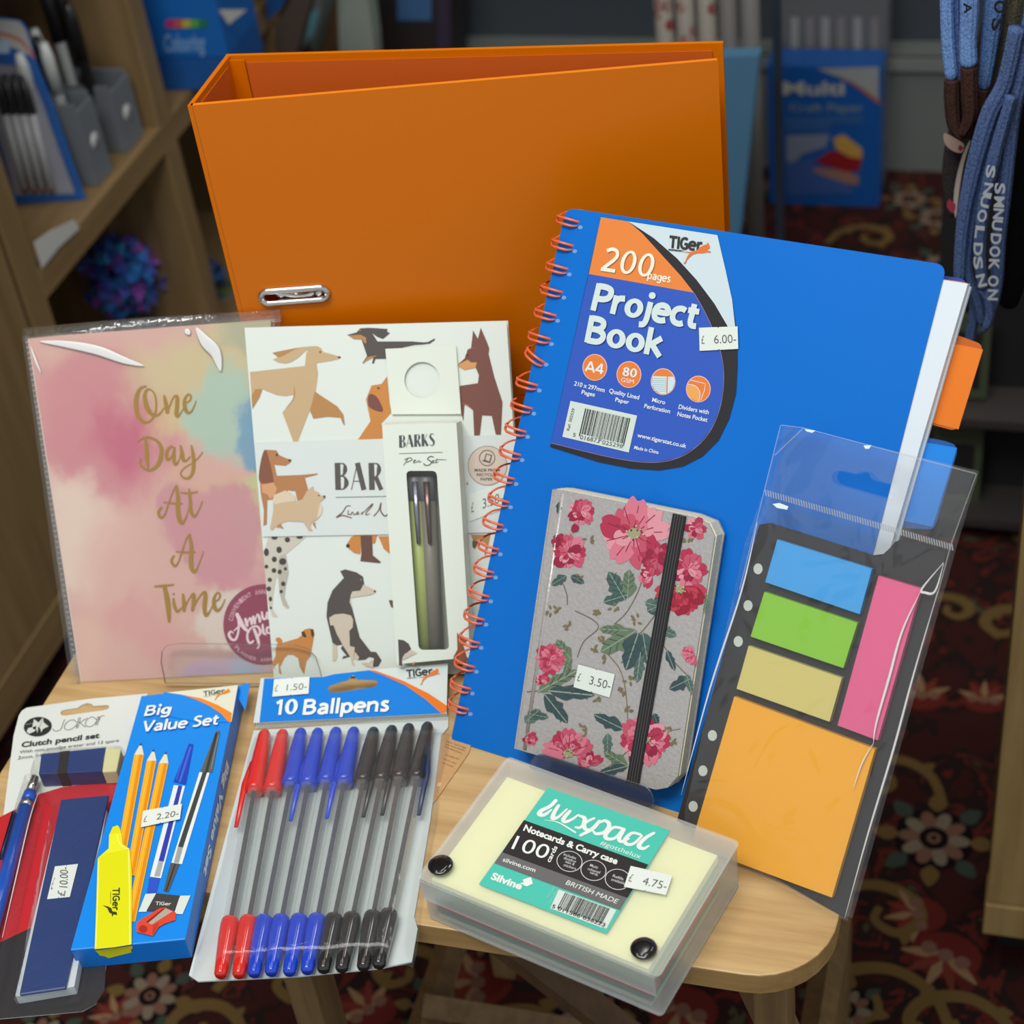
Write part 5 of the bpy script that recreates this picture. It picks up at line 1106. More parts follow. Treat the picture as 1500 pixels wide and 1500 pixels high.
def flower(cx, cy, r, n=9, a0=0, a1=6.28, cent=True, cols=REDS, sq=.8):
    for ring, k, lay in ((1.0, n, 1), (.72, n-1, 2), (.45, n-3, 3)):
        for i in range(k):
            t = a0+(a1-a0)*(i+.5*(ring < 1))/k+rnd.uniform(-.12, .12); petal(cx, cy, t, r*ring*rnd.uniform(.85, 1.1), r*ring*.62, cols[(i+int(ring*10)) % len(cols)], lay)
            a.stroke([(cx+math.cos(t)*r*ring*.25, cy+math.sin(t)*r*ring*.25), (cx+math.cos(t+.06)*r*ring*.85, cy+math.sin(t+.06)*r*ring*.85)], r*.025, (140, 40, 66), lay+1)
    if cent:
        a.ell((cx, cy), r*.2, r*.17, (160, 158, 120), 5, 12)
        for i in range(14): t = rnd.uniform(0, 6.28); q = rnd.uniform(.1, .3)*r; a.ell((cx+math.cos(t)*q, cy+math.sin(t)*q*.8), r*.03, r*.03, (88, 60, 50) if i % 2 else (206, 196, 150), 6, 6)
LG = [(72, 96, 92), (88, 112, 104), (60, 80, 84), (104, 122, 96)]
def fleaf(cx, cy, ang, l, w, col=None, lay=1):
    c, s_ = math.cos(ang), math.sin(ang); P = []
    for p, q_ in ((0, 0), (.2, -.38), (.34, -.3), (.5, -.5), (.6, -.32), (.8, -.3), (1, 0), (.82, .22), (.7, .34), (.55, .3), (.4, .5), (.2, .34)):
        P.append((cx+p*l*c-q_*w*s_, cy+p*l*s_+q_*w*c))
    a.poly(P, col or rnd.choice(LG), lay, 2); a.stroke([(cx, cy), (cx+c*l*.95, cy+s_*l*.95)], l*.03, (140, 156, 140), lay+1)
    for k in (.3, .5, .7):
        for d in (-1, 1): a.stroke([(cx+c*l*k, cy+s_*l*k), (cx+c*l*(k+.16)-d*.28*w*s_, cy+s_*l*(k+.16)+d*.28*w*c)], l*.016, (52, 72, 74), lay+1)
def twig(P, col=(112, 104, 84), w=4): a.stroke(P, w, col, 0)
OLV = (132, 116, 74)
def olive(cx, cy, s_=22, n=5):
    for i in range(n): t = rnd.uniform(0, 6.28); fleaf(cx+rnd.uniform(-s_, s_)*.6, cy+rnd.uniform(-s_, s_)*.6, t, s_, s_*.6, OLV, 1)
twig([(640, 400), (620, 520), (560, 640), (500, 700)]); twig([(700, 640), (620, 740), (540, 800)]); twig([(250, 480), (280, 560), (285, 610)]); twig([(320, 640), (400, 680), (425, 720), (360, 780), (330, 850)]); twig([(450, 820), (520, 900), (550, 1000), (560, 1130)], OLV); twig([(720, 790), (780, 880), (850, 950)]); twig([(100, 1010), (200, 1000), (330, 975)]); twig([(640, 1150), (560, 1280), (450, 1370)]); twig([(720, 1280), (740, 1200), (800, 1180)], OLV, 3)
flower(350, 185, 66, 7, cent=False); petal(320, 240, 1.6, 40, 34, REDS[3], 4)
flower(590, 285, 150, 9, sq=.7, cols=[REDS[1], REDS[2], REDS[4], REDS[0]]); flower(700, 400, 80, 7, cent=False, cols=[REDS[0], REDS[3], REDS[1]])
flower(288, 372, 82, 8, cent=False); flower(244, 322, 38, 6, cent=False, cols=[(140, 34, 58), (160, 44, 70)])
flower(800, 540, 112, 10, .2, 3.2, cols=[(172, 40, 62), (190, 60, 80), (150, 30, 52)]); flower(840, 450, 90, 7, cent=False); flower(872, 262, 52, 6, cent=False)
flower(208, 862, 74, 8, cent=False, cols=[REDS[0], REDS[1], REDS[2]]); flower(168, 955, 36, 6, cent=False)
flower(640, 1230, 115, 10, cent=True); flower(290, 1290, 110, 8, 3.4, 6.1, cols=[REDS[0], REDS[2], REDS[1]]); flower(390, 1345, 60, 6, 3.2, 6.2, cent=False); flower(116, 1226, 34, 6, cent=False); flower(860, 840, 50, 6, 1.6, 4.6, cent=False, cols=[REDS[1], REDS[2]]); flower(670, 480, 55, 6, 2, 5, cent=False)
for c in ((550, 590, -2.1, 150, 95), (560, 580, -1.5, 130, 80), (450, 600, -.3, 120, 60), (650, 640, -.4, 130, 100), (640, 600, .3, 110, 70), (600, 730, 2.6, 190, 110), (610, 740, 1.9, 180, 110), (630, 740, 1.4, 150, 90), (560, 730, 3.2, 130, 60), (700, 720, .4, 90, 60), (620, 830, 1.7, 140, 60), (650, 430, -.8, 60, 50), (280, 480, 2.6, 80, 50), (300, 480, .5, 70, 40), (300, 860, -2.2, 110, 60), (300, 850, 1.9, 90, 40), (150, 1010, -.5, 210, 70), (200, 1005, .1, 210, 75), (180, 1020, .9, 170, 80), (90, 1150, -.7, 90, 60), (110, 1110, .2, 90, 50), (540, 1180, 3.6, 150, 70), (470, 1200, 1.6, 100, 50), (560, 1350, 3.7, 130, 60), (560, 1350, 2.9, 140, 50), (850, 950, 2.7, 110, 70), (740, 820, 1.2, 100, 40), (830, 930, 1.3, 90, 40), (250, 140, 1.7, 60, 30), (680, 1110, 1.2, 50, 40), (930, 560, 1.8, 90, 24)): fleaf(*c)
for c in ((380, 320), (200, 640), (290, 710), (430, 640), (500, 620), (440, 780), (400, 820), (450, 860), (600, 680), (540, 1000), (570, 960), (430, 1050), (360, 1180), (340, 1220), (330, 490), (740, 1180), (760, 1240), (230, 640), (560, 1090), (840, 320)): olive(*c)
a.build('floral_print', fn)['label'] = 'pink and red flowers with grey green leaves'
el = ff.L(fl([(555, 1418), (612, 1433), (828, 208), (768, 194)]), .001)
el = [Vector((el[0].x, el[0].y-.002)), Vector((el[1].x, el[1].y-.002)), el[2], el[3]]
o = plate('elastic_band', el, .0006, .0014, mat((30, 28, 30), .75), fn); o['label'] = 'black elastic band'
a = Art(ff, .0015)
for k in range(1, 5):
    t = k/5; p, q_ = el[0].lerp(el[1], t), el[3].lerp(el[2], t); w_ = .00025
    a.lpoly([(p.x-w_, p.y), (p.x+w_, p.y), (q_.x+w_, q_.y), (q_.x-w_, q_.y)], (72, 70, 72), 0)
a.build('band_ribs', fn)
sticker(ff, fn, fl([(335, 885), (502, 930), (478, 1036), (313, 988)]), '3.50-', .0008)
# ================================================================ STICKY NOTE SLEEVE
fv = frame_lean((1010, 1235), (1240, 1347), 35)
sv = root('sticky_note_sleeve', fv, 'clear plastic sleeve with black card and hanging slot, leaning at the right corner', 'plastic sleeve')
LEAN[sv.name] = (math.tan(math.radians(35)), 0)
k9 = cz(960, 740, 1190/500); k7 = cz(1080, 370, 3)
BK = mat((44, 42, 44), .55)
card = fv.L(k9([(75, 1100), (655, 1440), (985, 300), (1012, 166), (905, 128), (862, 118), (835, 128), (815, 152), (795, 170), (760, 174), (400, 62), (362, 68)]))
card[0].y = max(card[0].y, .0005); card[1].y = max(card[1].y, .0005)
plate('black_card', card, -.0008, 0, BK, sv)
a = Art(fv, .0003, k9)
for x, y in ((358, 222), (323, 350), (289, 475), (199, 803), (166, 926), (132, 1050)): a.ell((x, y), 16, 19, (206, 214, 204), 0, 18)
a.build('punched_hole_print', sv)
def pad(px_, col, label, th=.0036):
    L = [fv.l(*p, th+.0003) for p in k9(px_)]
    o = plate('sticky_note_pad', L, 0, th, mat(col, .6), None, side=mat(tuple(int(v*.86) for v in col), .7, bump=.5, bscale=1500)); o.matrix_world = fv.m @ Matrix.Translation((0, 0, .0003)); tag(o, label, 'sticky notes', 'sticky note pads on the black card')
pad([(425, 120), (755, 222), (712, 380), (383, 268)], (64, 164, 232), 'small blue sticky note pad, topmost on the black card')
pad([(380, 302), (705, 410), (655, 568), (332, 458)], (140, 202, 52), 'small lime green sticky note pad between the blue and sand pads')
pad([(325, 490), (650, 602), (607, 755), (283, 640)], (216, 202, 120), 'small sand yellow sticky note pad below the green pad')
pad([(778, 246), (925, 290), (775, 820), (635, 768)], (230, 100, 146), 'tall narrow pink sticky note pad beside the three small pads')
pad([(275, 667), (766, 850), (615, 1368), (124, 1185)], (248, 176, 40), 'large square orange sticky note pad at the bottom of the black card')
FC = .0052
fo2 = fv.L([(1241, 1350), (1395, 800), (1428, 690), (1143, 622), (1118, 722), (1092, 792), (1003, 1190), (1004, 1228)], FC)
for i in (0, 7): fo2[i].y = max(fo2[i].y, .0006)
slot7 = fv.L(k7([(415, 985), (425, 962), (450, 958), (520, 975), (540, 962), (575, 966), (598, 1000), (675, 1020), (692, 1045), (685, 1078), (655, 1082), (445, 1022), (422, 1008)]), FC)
plate('sleeve_film', rquad(fo2, .001), FC, FC+.0002, CLEAR, sv, holes=[slot7])
plate('sleeve_film_back', rquad(fo2, .001), -.0014, -.0012, CLEARF, sv, holes=[slot7])
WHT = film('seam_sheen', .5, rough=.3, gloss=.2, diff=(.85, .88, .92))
a = Art(fv, FC+.0003, k7)
for i in range(74):
    t = i/73; x, y = 120+820*t, 1040+240*t; a.poly([(x, y), (x+6, y+2), (x+10, y+30), (x+4, y+28)], WHT, 0)
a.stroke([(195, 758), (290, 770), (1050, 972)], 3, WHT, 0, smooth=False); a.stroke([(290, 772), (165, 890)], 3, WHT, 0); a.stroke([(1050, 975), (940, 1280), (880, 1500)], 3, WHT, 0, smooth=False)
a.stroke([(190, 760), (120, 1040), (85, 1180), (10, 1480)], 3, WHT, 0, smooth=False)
a.poly([(295, 775), (345, 782), (330, 792), (305, 786)], (225, 240, 235), 1); a.poly([(555, 848), (590, 846), (580, 862), (562, 862)], (225, 240, 235), 1); a.poly([(155, 1105), (185, 1100), (225, 1115), (220, 1130), (175, 1122)], (225, 240, 245), 1)  # small glints painted as opaque pale patches on the film
a.build('welded_seam', sv)['kind'] = 'stuff'
SH = film('film_crease_glare', .75, rough=.3, gloss=.1, diff=(1, 1, 1), tl_=.2)
def glare_crease(par, fr, pts, w, c):  # highlight streaks put in as thin white ridges on the plastic
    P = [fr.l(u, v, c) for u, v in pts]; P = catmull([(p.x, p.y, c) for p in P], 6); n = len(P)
    tube('film_crease_glare', P, [max(.00015, w*math.sin(math.pi*(i+.5)/n)) for i in range(n)], SH, par, seg=6, flat=.5, up=(0, 0, 1))
glare_crease(sv, fv, k9([(925, 300), (860, 440), (815, 600), (770, 760), (760, 830)]), .0008, FC+.0005)
glare_crease(sv, fv, k9([(760, 830), (720, 900), (690, 990)]), .0004, FC+.0005)
glare_crease(sv, fv, k9([(1005, 200), (930, 290), (940, 305), (975, 300), (1005, 205)]), .0007, FC+.0005)
glare_crease(sv, fv, k9([(985, 300), (900, 590), (830, 850), (740, 1150), (660, 1440)]), .0006, FC+.0004)
glare_crease(sv, fv, k9([(355, 60), (300, 300), (190, 640), (90, 1010)]), .0006, FC+.0004)
# ================================================================ INDEX CARD CASE
HZ = .034
cc = [onz(*p, HZ) for p in ((610, 1285), (965, 1432), (1085, 1230), (742, 1107))]
fk = Fr((cc[0].x, cc[0].y, 0), cc[1]-cc[0], cc[3]-cc[0]); KW = (cc[1]-cc[0]).length; KH = fk.l(742, 1107, HZ).y
if fk.n.z < 0: raise RuntimeError('case frame')
ck = root('card_case', fk, 'frosted plastic case of cream index cards with a teal label, front right of the table', 'card case')
t = .0008
def wallring(name, x0, y0, x1, y1, z0, z1, m, par, r=.0025):
    out_ = rrect(x0, y0, x1, y1, r, 4); inn = rrect(x0+t, y0+t, x1-t, y1-t, max(.0005, r-t), 4); return plate(name, out_, z0, z1, m, par, holes=[inn])
wallring('body_wall', .0008, .0008, KW-.0008, KH-.0008, .0012, HZ-.0022, film('frosted_wall', .15, tint=(.99, 1, 1), rough=.3, gloss=.04, diff=(.96, 1, 1), tl_=.3), ck); plate('base', rrect(.0008, .0008, KW-.0008, KH-.0008, .0025, 4), 0, .001, FROST, ck)
lid = plate('lid', rrect(0, 0, KW, KH, .003, 5), HZ-.0009, HZ, film('frosted_lid', .22, tint=(1, 1, 1), rough=.22, gloss=.04, diff=(.95, 1, .98), tl_=.3), ck)
box('lid_flap', .002, -.0009, HZ*.55, KW-.002, -.0002, HZ-.001, FROST, ck)
for u, v in ((645.5, 1268), (943, 1390)):
    p = fk.l(u, v, HZ+.0015); tube('stud', [(p.x, p.y, HZ+z) for z in (.0003, .0012, .0022, .0028, .003)], [.0046, .0062, .0066, .0058, .003], mat((22, 20, 20), .15, coat=.6), ck, seg=24, up=(1, 0, 0))['label'] = 'round black press stud'
st = root('index_cards', Fr(fk.O+Vector((0, 0, .0012)), fk.ex, fk.ey), 'stack of cream, green, pink and blue index cards inside the frosted case', 'index cards')
z = 0; zz = [(.004, (200, 210, 190)), (.004, (70, 150, 130)), (.0045, (224, 80, 80)), (.0045, (90, 160, 120)), (.004, (190, 180, 80)), (.004, (110, 180, 100)), (.0056, (244, 242, 176))]
for h, c in zz:
    box('card_layer', .0065, .0035, z, KW-.0075, .0035+.0765, z+h-.0001, mat(c, .7), st); z += h
kA = cz(690, 1140, 1500/310)
lab = fk.L(kA([(55, 750), (960, 1100), (1410, 370), (545, 65)]), HZ+.0003)
lk = plate('cover_label', lab, HZ+.0001, HZ+.0003, mat((72, 196, 176), .4), ck); lk['label'] = 'teal, black and grey printed label'
a = Art(fk, HZ+.0004, kA, rough=.42)
a.poly([(375, 296), (1256, 612), (1108, 850), (220, 524)], (40, 38, 38), 0); a.poly([(218, 524), (1106, 848), (1055, 936), (165, 602)], (104, 104, 104), 0)
CW2 = (232, 238, 232)
def Lx(p, w): a.stroke(p, w, CW2, 1, 6)
Lx([(600, 160), (560, 200), (500, 230), (485, 255), (520, 260), (570, 225)], [30, 30, 34, 36, 30, 14]); Lx([(620, 195), (590, 245), (580, 285), (620, 275), (680, 220)], [26, 30, 34, 24, 14]); Lx([(700, 235), (655, 290), (670, 310), (720, 290), (760, 260)], [26, 32, 28, 22, 14])
Lx([(765, 265), (805, 285), (800, 330), (812, 362), (850, 365)], [20, 30, 34, 28, 16]); Lx([(872, 285), (820, 310), (775, 350), (742, 348)], [20, 24, 24, 18]); Lx([(910, 305), (860, 360), (778, 405)], [26, 32, 24]); Lx([(900, 320), (950, 302), (980, 330), (950, 380), (890, 395), (865, 375)], [18, 26, 30, 30, 26, 14])
Lx([(1080, 360), (1010, 350), (955, 400), (965, 430), (1020, 425), (1070, 370)], [22, 26, 32, 30, 24, 18]); Lx([(1085, 365), (1050, 430), (1070, 450), (1120, 430)], [26, 30, 26, 14]); Lx([(1200, 400), (1140, 390), (1090, 440), (1110, 470), (1160, 460), (1210, 410)], [22, 26, 32, 28, 24, 18]); Lx([(1295, 390), (1230, 430), (1190, 480), (1220, 500), (1260, 480)], [24, 30, 34, 28, 14])
a.stroke([(520, 296), (620, 315), (740, 385)], [3, 9, 14], CW2, 1)
a.text('#gotthelux', (912, 470), (1196, 572), (930, 440), CW2, 1, 0); a.text('Notecards & Carry case', (368, 372), (1030, 612), (388, 330), CW2, 1, .035); a.text('100', (284, 500), (528, 575), (330, 402), CW2, 1, .0)
a.text('cards', (560, 600), (615, 490), (530, 585), CW2, 1, .02)
for x, y, w3 in ((698, 590, ('Includes', 'dividing', 'tabs &', 'stickers')), (868, 654, ('Multi', 'coloured', 'cards')), (1040, 718, ('Refills', 'available'))):
    a.ell((x, y), 92, 74, (216, 218, 214), 1, 30, rot=.15, ring=.055)
    for i, s_ in enumerate(w3):
        yy = y-(len(w3)-1)*12+i*25; w_ = len(s_)*5.4; a.text(s_, (x-w_, yy-6), (x+w_, yy+26*w_/50), (x-w_+8, yy-24), (200, 202, 198), 1, .01)
a.text('silvine.com', (222, 590), (452, 668), (234, 560), CW2, 1, .01); a.text('BRITISH MADE', (668, 752), (1030, 890), (690, 722), CW2, 1, .0)
a.text('Silvine', (136, 715), (350, 792), (160, 668), CW2, 1, .04); a.poly([(365, 720), (425, 700), (438, 748), (395, 768), (345, 745), (375, 738)], CW2, 1)
a.poly([(622, 790), (1030, 935), (960, 1068), (560, 925)], (216, 226, 218), 1)
bars(a, [(668, 812), (992, 928), (930, 1045), (606, 930)], 5, (50, 50, 50), 2); a.poly([(590, 915), (935, 1040), (925, 1062), (562, 925)], (216, 226, 218), 3)
a.text('5 011566 036223', (570, 922), (945, 1058), (582, 896), (46, 46, 46), 4, .01)
a.text('Ref Code', (548, 850), (596, 770), (535, 845), (170, 214, 206), 1); a.text('LUX11FTLE', (560, 885), (622, 790), (548, 880), (170, 214, 206), 1)
a.build('label_print', lk)
sticker(fk, ck, kA([(1132, 622), (1428, 690), (1382, 828), (1084, 770)]), '4.75-', HZ+.0012)
# ================================================================ THINGS LYING FLAT AT THE FRONT
def flat(u, v, z=0): return Fr(onz(u, v, z)*1.0, (1, 0, 0), (0, 1, 0))
# kraft tag
fkt = flat(640, 1110, .0002)
o = plate('kraft_card', rquad(fkt.L(cz(620, 1060, 12.5)([(150, 1500), (215, 1440), (905, 450), (870, 365), (380, 210), (-60, 90), (-300, 1100)])), [0, .001, .006, .003, 0, 0, 0]), .0, .0006, mat((196, 152, 100), .7, noisec=.12, bscale=300), None)
o.matrix_world = fkt.m; tag(o, 'brown kraft card with small print poking out from under the pen bag', 'card')
a = Art(fkt, .0008, cz(620, 1060, 12.5))
for i, (p, q_) in enumerate((((420, 330), (780, 455)), ((400, 380), (750, 500)), ((390, 430), (700, 550)), ((400, 575), (650, 660)), ((360, 650), (590, 735)), ((350, 720), (540, 800)))):
    a.text(('paper card range', 'made from recycled', 'kraft fibre board', 'one simple idea', 'kind to trees', 'by hand')[i], p, q_, (p[0]+8, p[1]-22), (120, 84, 56), 0)
a.poly([(270, 1075), (335, 1085), (310, 1150), (250, 1150)], (220, 190, 150), 0)
a.build('small_print', o)
# ---- clutch pencil blister card
fJ = flat(100, 1250, .0003)
jc = root('blister_card', fJ, 'white, red and black blister card of a clutch pencil set, at the lower left corner', 'blister pack')
z3 = cz(0, 1000, 3); zB = cz(20, 1010, 1500/190); z6 = cz(0, 1050, 6)
JC = .0008
outj = fJ.L([(-34, 1495), (120, 1481), (140, 1470), (150, 1448), (216, 1016)]+zB([(900, 105), (150, 210), (95, 245), (60, 300), (0, 530)]), JC)
hole = fJ.L(zB([(540, 270), (555, 245), (600, 230), (735, 212), (790, 175), (850, 155), (900, 165), (925, 188), (1080, 178), (1110, 195), (1090, 225), (1040, 240), (600, 300), (555, 298)]), JC)
plate('backing_card', outj, 0, JC, mat((222, 228, 222), .45), jc, holes=[hole])
a = Art(fJ, JC+.0002, z3)
a.poly([(-60, 620), (0, 590), (100, 540), (170, 490), (270, 460), (470, 432), (545, 320), (640, 300), (480, 1080), (-110, 1210)], (196, 34, 44), 0)
a.poly([(-90, 1200), (0, 1142), (120, 1085), (330, 1000), (480, 900), (460, 1350), (420, 1415), (360, 1446), (-100, 1486)], (48, 46, 48), 1)
a.xf = zB
a.ell((280, 431), 162, 112, (44, 46, 44), 1, 32, rot=-.12)
a.poly([(225, 400), (235, 345), (290, 385), (345, 320), (345, 380), (405, 430), (340, 460), (320, 500), (310, 455), (285, 430), (275, 510), (265, 460), (240, 490), (180, 515), (150, 490), (170, 450), (215, 440)], (210, 216, 208), 2); a.poly([(220, 440), (260, 425), (262, 460), (235, 470)], (44, 46, 44), 3); a.stroke([(145, 410), (290, 390), (400, 425)], 4, (210, 216, 208), 3); a.stroke([(345, 325), (275, 510)], 5, (90, 90, 86), 3)
J_ = (96, 100, 98)
def Js(p): a.stroke(p, 7, J_, 1)
Js([(590, 348), (570, 400), (550, 455), (510, 480), (470, 478), (455, 455)]); Js([(730, 380), (690, 352), (630, 370), (590, 420), (600, 462), (660, 462), (720, 420), (740, 385)]); Js([(755, 325), (725, 448)]); Js([(775, 325), (742, 445)]); Js([(850, 330), (765, 385)]); Js([(765, 385), (830, 435)]); Js([(960, 350), (910, 318), (850, 350), (830, 400), (860, 430), (920, 415), (965, 360)]); Js([(975, 315), (950, 415)]); Js([(990, 312), (970, 412)]); Js([(985, 360), (1010, 310), (1050, 305)])
a.text('Clutch pencil set', (88, 672), (990, 560), (98, 610), (60, 62, 62), 1, .035); a.text('With non-smudge eraser and 12 spare', (66, 745), (1215, 605), (74, 708), (90, 92, 92), 1); a.text('2mm, HB leads', (46, 812), (560, 750), (54, 772), (90, 92, 92), 1)
a.build('card_print', jc)
# lead case, eraser, clutch pencil (each a thing of its own, inside the blister)
NAVY = mat((40, 62, 116), .35)
def solid(name, pxq, c0, c1, m, fr, par, bev=.0008, side=None, xf=z3, r=0):
    L = fr.L(xf(pxq), c1); L = rquad(L, r) if r else L
    o = plate(name, L, c0, c1, m, par, side=side)
    if bev: b = o.modifiers.new('bevel', 'BEVEL'); b.width = bev; b.segments = 2; b.limit_method = 'ANGLE'; b.angle_limit = .9
    return o
r = root('lead_case', fJ, 'navy blue lead case with white rim and price sticker inside the blister card', 'case')
solid('tray', [(66, 1380), (326, 1336), (470, 556), (256, 580)], .0012, .0075, mat((206, 214, 218), .35), fJ, r, r=.001)
solid('lid', [(84, 1372), (288, 1342), (478, 492), (268, 512)], .0076, .0095, NAVY, fJ, r)
sticker(fJ, r, z3([(242, 808), (343, 797), (307, 942), (207, 952)]), '', .0098)
a = Art(fJ, .0102, z3); a.text('£', (284, 938), (288, 914), (248, 936), (120, 122, 118), 0); a.text('10.00-', (296, 900), (300, 812), (258, 897), (90, 92, 90), 0, -.005); a.build('printed_price', r)
r = root('eraser', fJ, 'navy sleeved eraser with black stripe and cream end inside the blister card', 'eraser')
solid('rubber', [(448, 392), (512, 388), (532, 290), (463, 284)], .0012, .0118, mat((214, 212, 160), .6), fJ, r)
solid('sleeve', [(168, 402), (446, 388), (468, 282), (180, 312)], .0012, .0121, NAVY, fJ, r)
solid('stripe', [(252, 399), (293, 396), (306, 298), (264, 303)], .00122, .0123, mat((40, 38, 40), .5), fJ, r, bev=0)
r = root('clutch_pencil', fJ, 'bright blue clutch pencil with silver end inside the blister card, at the left edge', 'pencil')
def seg(name, p, q_, r0, r1, m, c=.0068, flat_=None):
    A_, B_ = fJ.l(*p, c), fJ.l(*q_, c); return tube(name, [(A_.x, A_.y, c), (B_.x, B_.y, c)], [r0, r1], m, r, seg=16, flat=flat_, up=(0, 0, 1))
seg('push_button', (51, 1139), (44.5, 1160), .0024, .0028, CHROME); seg('collar', (44.3, 1161), (41, 1174), .0036, .0042, mat((14, 84, 190), .25)); seg('ring', (40.8, 1174.5), (37, 1183), .0041, .0043, CHROME); seg('barrel', (36.7, 1183.5), (-34, 1440), .0043, .0040, mat((14, 84, 190), .22, coat=.5)); seg('tip', (-34.3, 1441), (-42, 1468), .0036, .0008, CHROME)
A_, B_ = fJ.l(20, 1190, .0085), fJ.l(1, 1258, .0085); tube('clip', [(A_.x, A_.y, .0085), (B_.x, B_.y, .0085)], .0012, mat((40, 40, 60), .3, .8), r, seg=8)
BL = film('blister', .015, rough=.06, gloss=.03, bump=.3, bscale=30)
solid('blister_dome', [(60, 1400), (335, 1352), (350, 1300), (490, 490), (550, 300), (530, 275), (160, 298), (130, 400), (190, 480), (235, 500)], .0011, .0132, BL, fJ, jc, bev=0, r=.002)
solid('blister_dome', [(-150, 1420), (-30, 1400), (175, 480), (160, 400), (110, 400), (60, 560), (20, 700)], .0011, .0118, BL, fJ, jc, bev=0, r=.002)
glare_crease(jc, fJ, z3([(170, 480), (130, 600), (60, 900), (10, 1120)]), .0004, .012)
# ---- big value set box
fV = flat(200, 1200, .0012); VZ = .0158; zV = cz(90, 990, 1023/300); zh = cz(110, 1200, 1295/190); zt_ = cz(180, 1000, 1500/180)
vb = root('value_set_box', fV, 'bright blue stationery set box picturing pencils and a yellow highlighter', 'stationery box')
SKY = mat((8, 138, 236), .38); SKYD = mat((6, 116, 210), .42)
vq = fV.L([(103, 1392), (271.5, 1376), (349.5, 1003), (207, 1019)], VZ)
o = plate('carton', vq, 0.0, VZ, SKY, vb, side=SKYD); b = o.modifiers.new('bevel', 'BEVEL'); b.width = .0006; b.segments = 2; b.limit_method = 'ANGLE'; b.angle_limit = .9
ft = fV.L([(350, 1003), (366, 999), (359, 1040), (349, 1022)], .012); plate('end_flap', ft, .011, .0115, SKY, vb)
a = Art(fV, VZ+.00015, zt_, rough=.42)
a.poly([(530, 120), (1405, 30), (1325, 480), (1290, 480), (1200, 380), (1050, 280), (900, 210), (720, 150)], (226, 228, 206), 0)
a.poly([(720, 148), (950, 190), (1150, 270), (1330, 370), (1322, 480), (1290, 480), (1200, 380), (1050, 280), (900, 210)], (240, 138, 36), 1)
a.poly([(500, 110), (530, 121), (720, 150), (900, 212), (1050, 284), (1195, 385), (1283, 482), (1000, 500), (500, 400)], SKY, 2)
tiger_logo(a, (985, 168), (1260, 130), (980, 108), (70, 74, 70), (236, 140, 40), 3)
for dx, c, l in ((9, (10, 84, 176), 3), (0, (230, 240, 240), 4)):
    btext(a, 'Big', (250+dx, 415+dx), (585+dx, 385+dx), (290+dx, 285+dx), c, l, .22); btext(a, 'Value Set', (228+dx, 610+dx), (1165+dx, 515+dx), (262+dx, 475+dx), c, l, .22)
a.xf = zV
def pencil(x0, y0, x1, y1, w, yb):
    d = Vector((x1-x0, y1-y0)); n_ = Vector((w/2, 0)); P = Vector((x0, y0)); Q = Vector((x1, y1)); S_ = P+d*(62/d.length)
    a.poly([tuple(P), tuple(S_+n_), tuple(S_-n_)], (226, 224, 204), 3); a.poly([tuple(S_-n_), tuple(S_+n_), tuple(Q+n_), tuple(Q-n_)], (250, 178, 30), 3)
    a.poly([tuple(S_+n_*.1), tuple(S_+n_*.75), tuple(Q+n_*.75), tuple(Q+n_*.1)], (228, 142, 20), 4); a.stroke([tuple(S_-n_*.35), tuple(Q-n_*.35)], 2.5, (255, 214, 90), 5); a.poly([tuple(P), tuple(P+d*(16/d.length)+n_*.26), tuple(P+d*(16/d.length)-n_*.26)], (70, 64, 60), 4)
pencil(399, 335, 305, 860, 48, 0); pencil(462, 365, 345, 1000, 48, 0); pencil(524, 378, 345, 1230, 48, 0)
a.poly([(775, 275), (793, 278), (755, 485), (695, 480)], (92, 96, 92), 3); a.stroke([(775, 290), (725, 480)], 14, (52, 54, 52), 4, smooth=False); a.stroke([(785, 300), (748, 470)], 3, (150, 152, 146), 5, smooth=False)
a.poly([(690, 483), (741, 486), (603, 943), (550, 935)], (228, 236, 234), 3); a.poly([(706, 484), (728, 485), (608, 860), (583, 855)], (64, 66, 62), 4); a.poly([(583, 855), (608, 860), (587, 938), (562, 935)], (160, 164, 156), 4)
a.poly([(546, 938), (590, 942), (535, 1082), (510, 1075)], (84, 86, 84), 3); a.stroke([(568, 945), (524, 1075)], 6, (44, 44, 44), 4)
a.poly([(638, 340), (660, 345), (622, 545), (560, 530)], (30, 66, 186), 3); a.stroke([(645, 360), (592, 530)], 12, (60, 104, 220), 4, smooth=False); a.stroke([(628, 360), (575, 520)], 4, (70, 110, 220), 4, smooth=False)
a.poly([(562, 548), (618, 552), (498, 1013), (443, 1005)], (228, 236, 240), 3); a.poly([(585, 550), (605, 552), (512, 930), (486, 926)], (50, 60, 170), 4); a.poly([(486, 926), (510, 930), (492, 1005), (464, 1003)], (168, 172, 168), 4); a.poly([(440, 1010), (492, 1014), (474, 1088), (428, 1085)], (44, 84, 200), 3)
a.xf = zh
a.poly([(705, 752), (812, 745), (715, 930), (635, 932)], (216, 226, 220), 5); a.poly([(1050, 770), (1155, 768), (1075, 955), (990, 950)], (216, 226, 220), 5); a.poly([(812, 745), (1052, 770), (990, 930), (715, 920)], (64, 64, 62), 5)
btext(a, 'TIGer', (803, 865), (960, 870), (808, 828), (224, 228, 224), 6, .17)
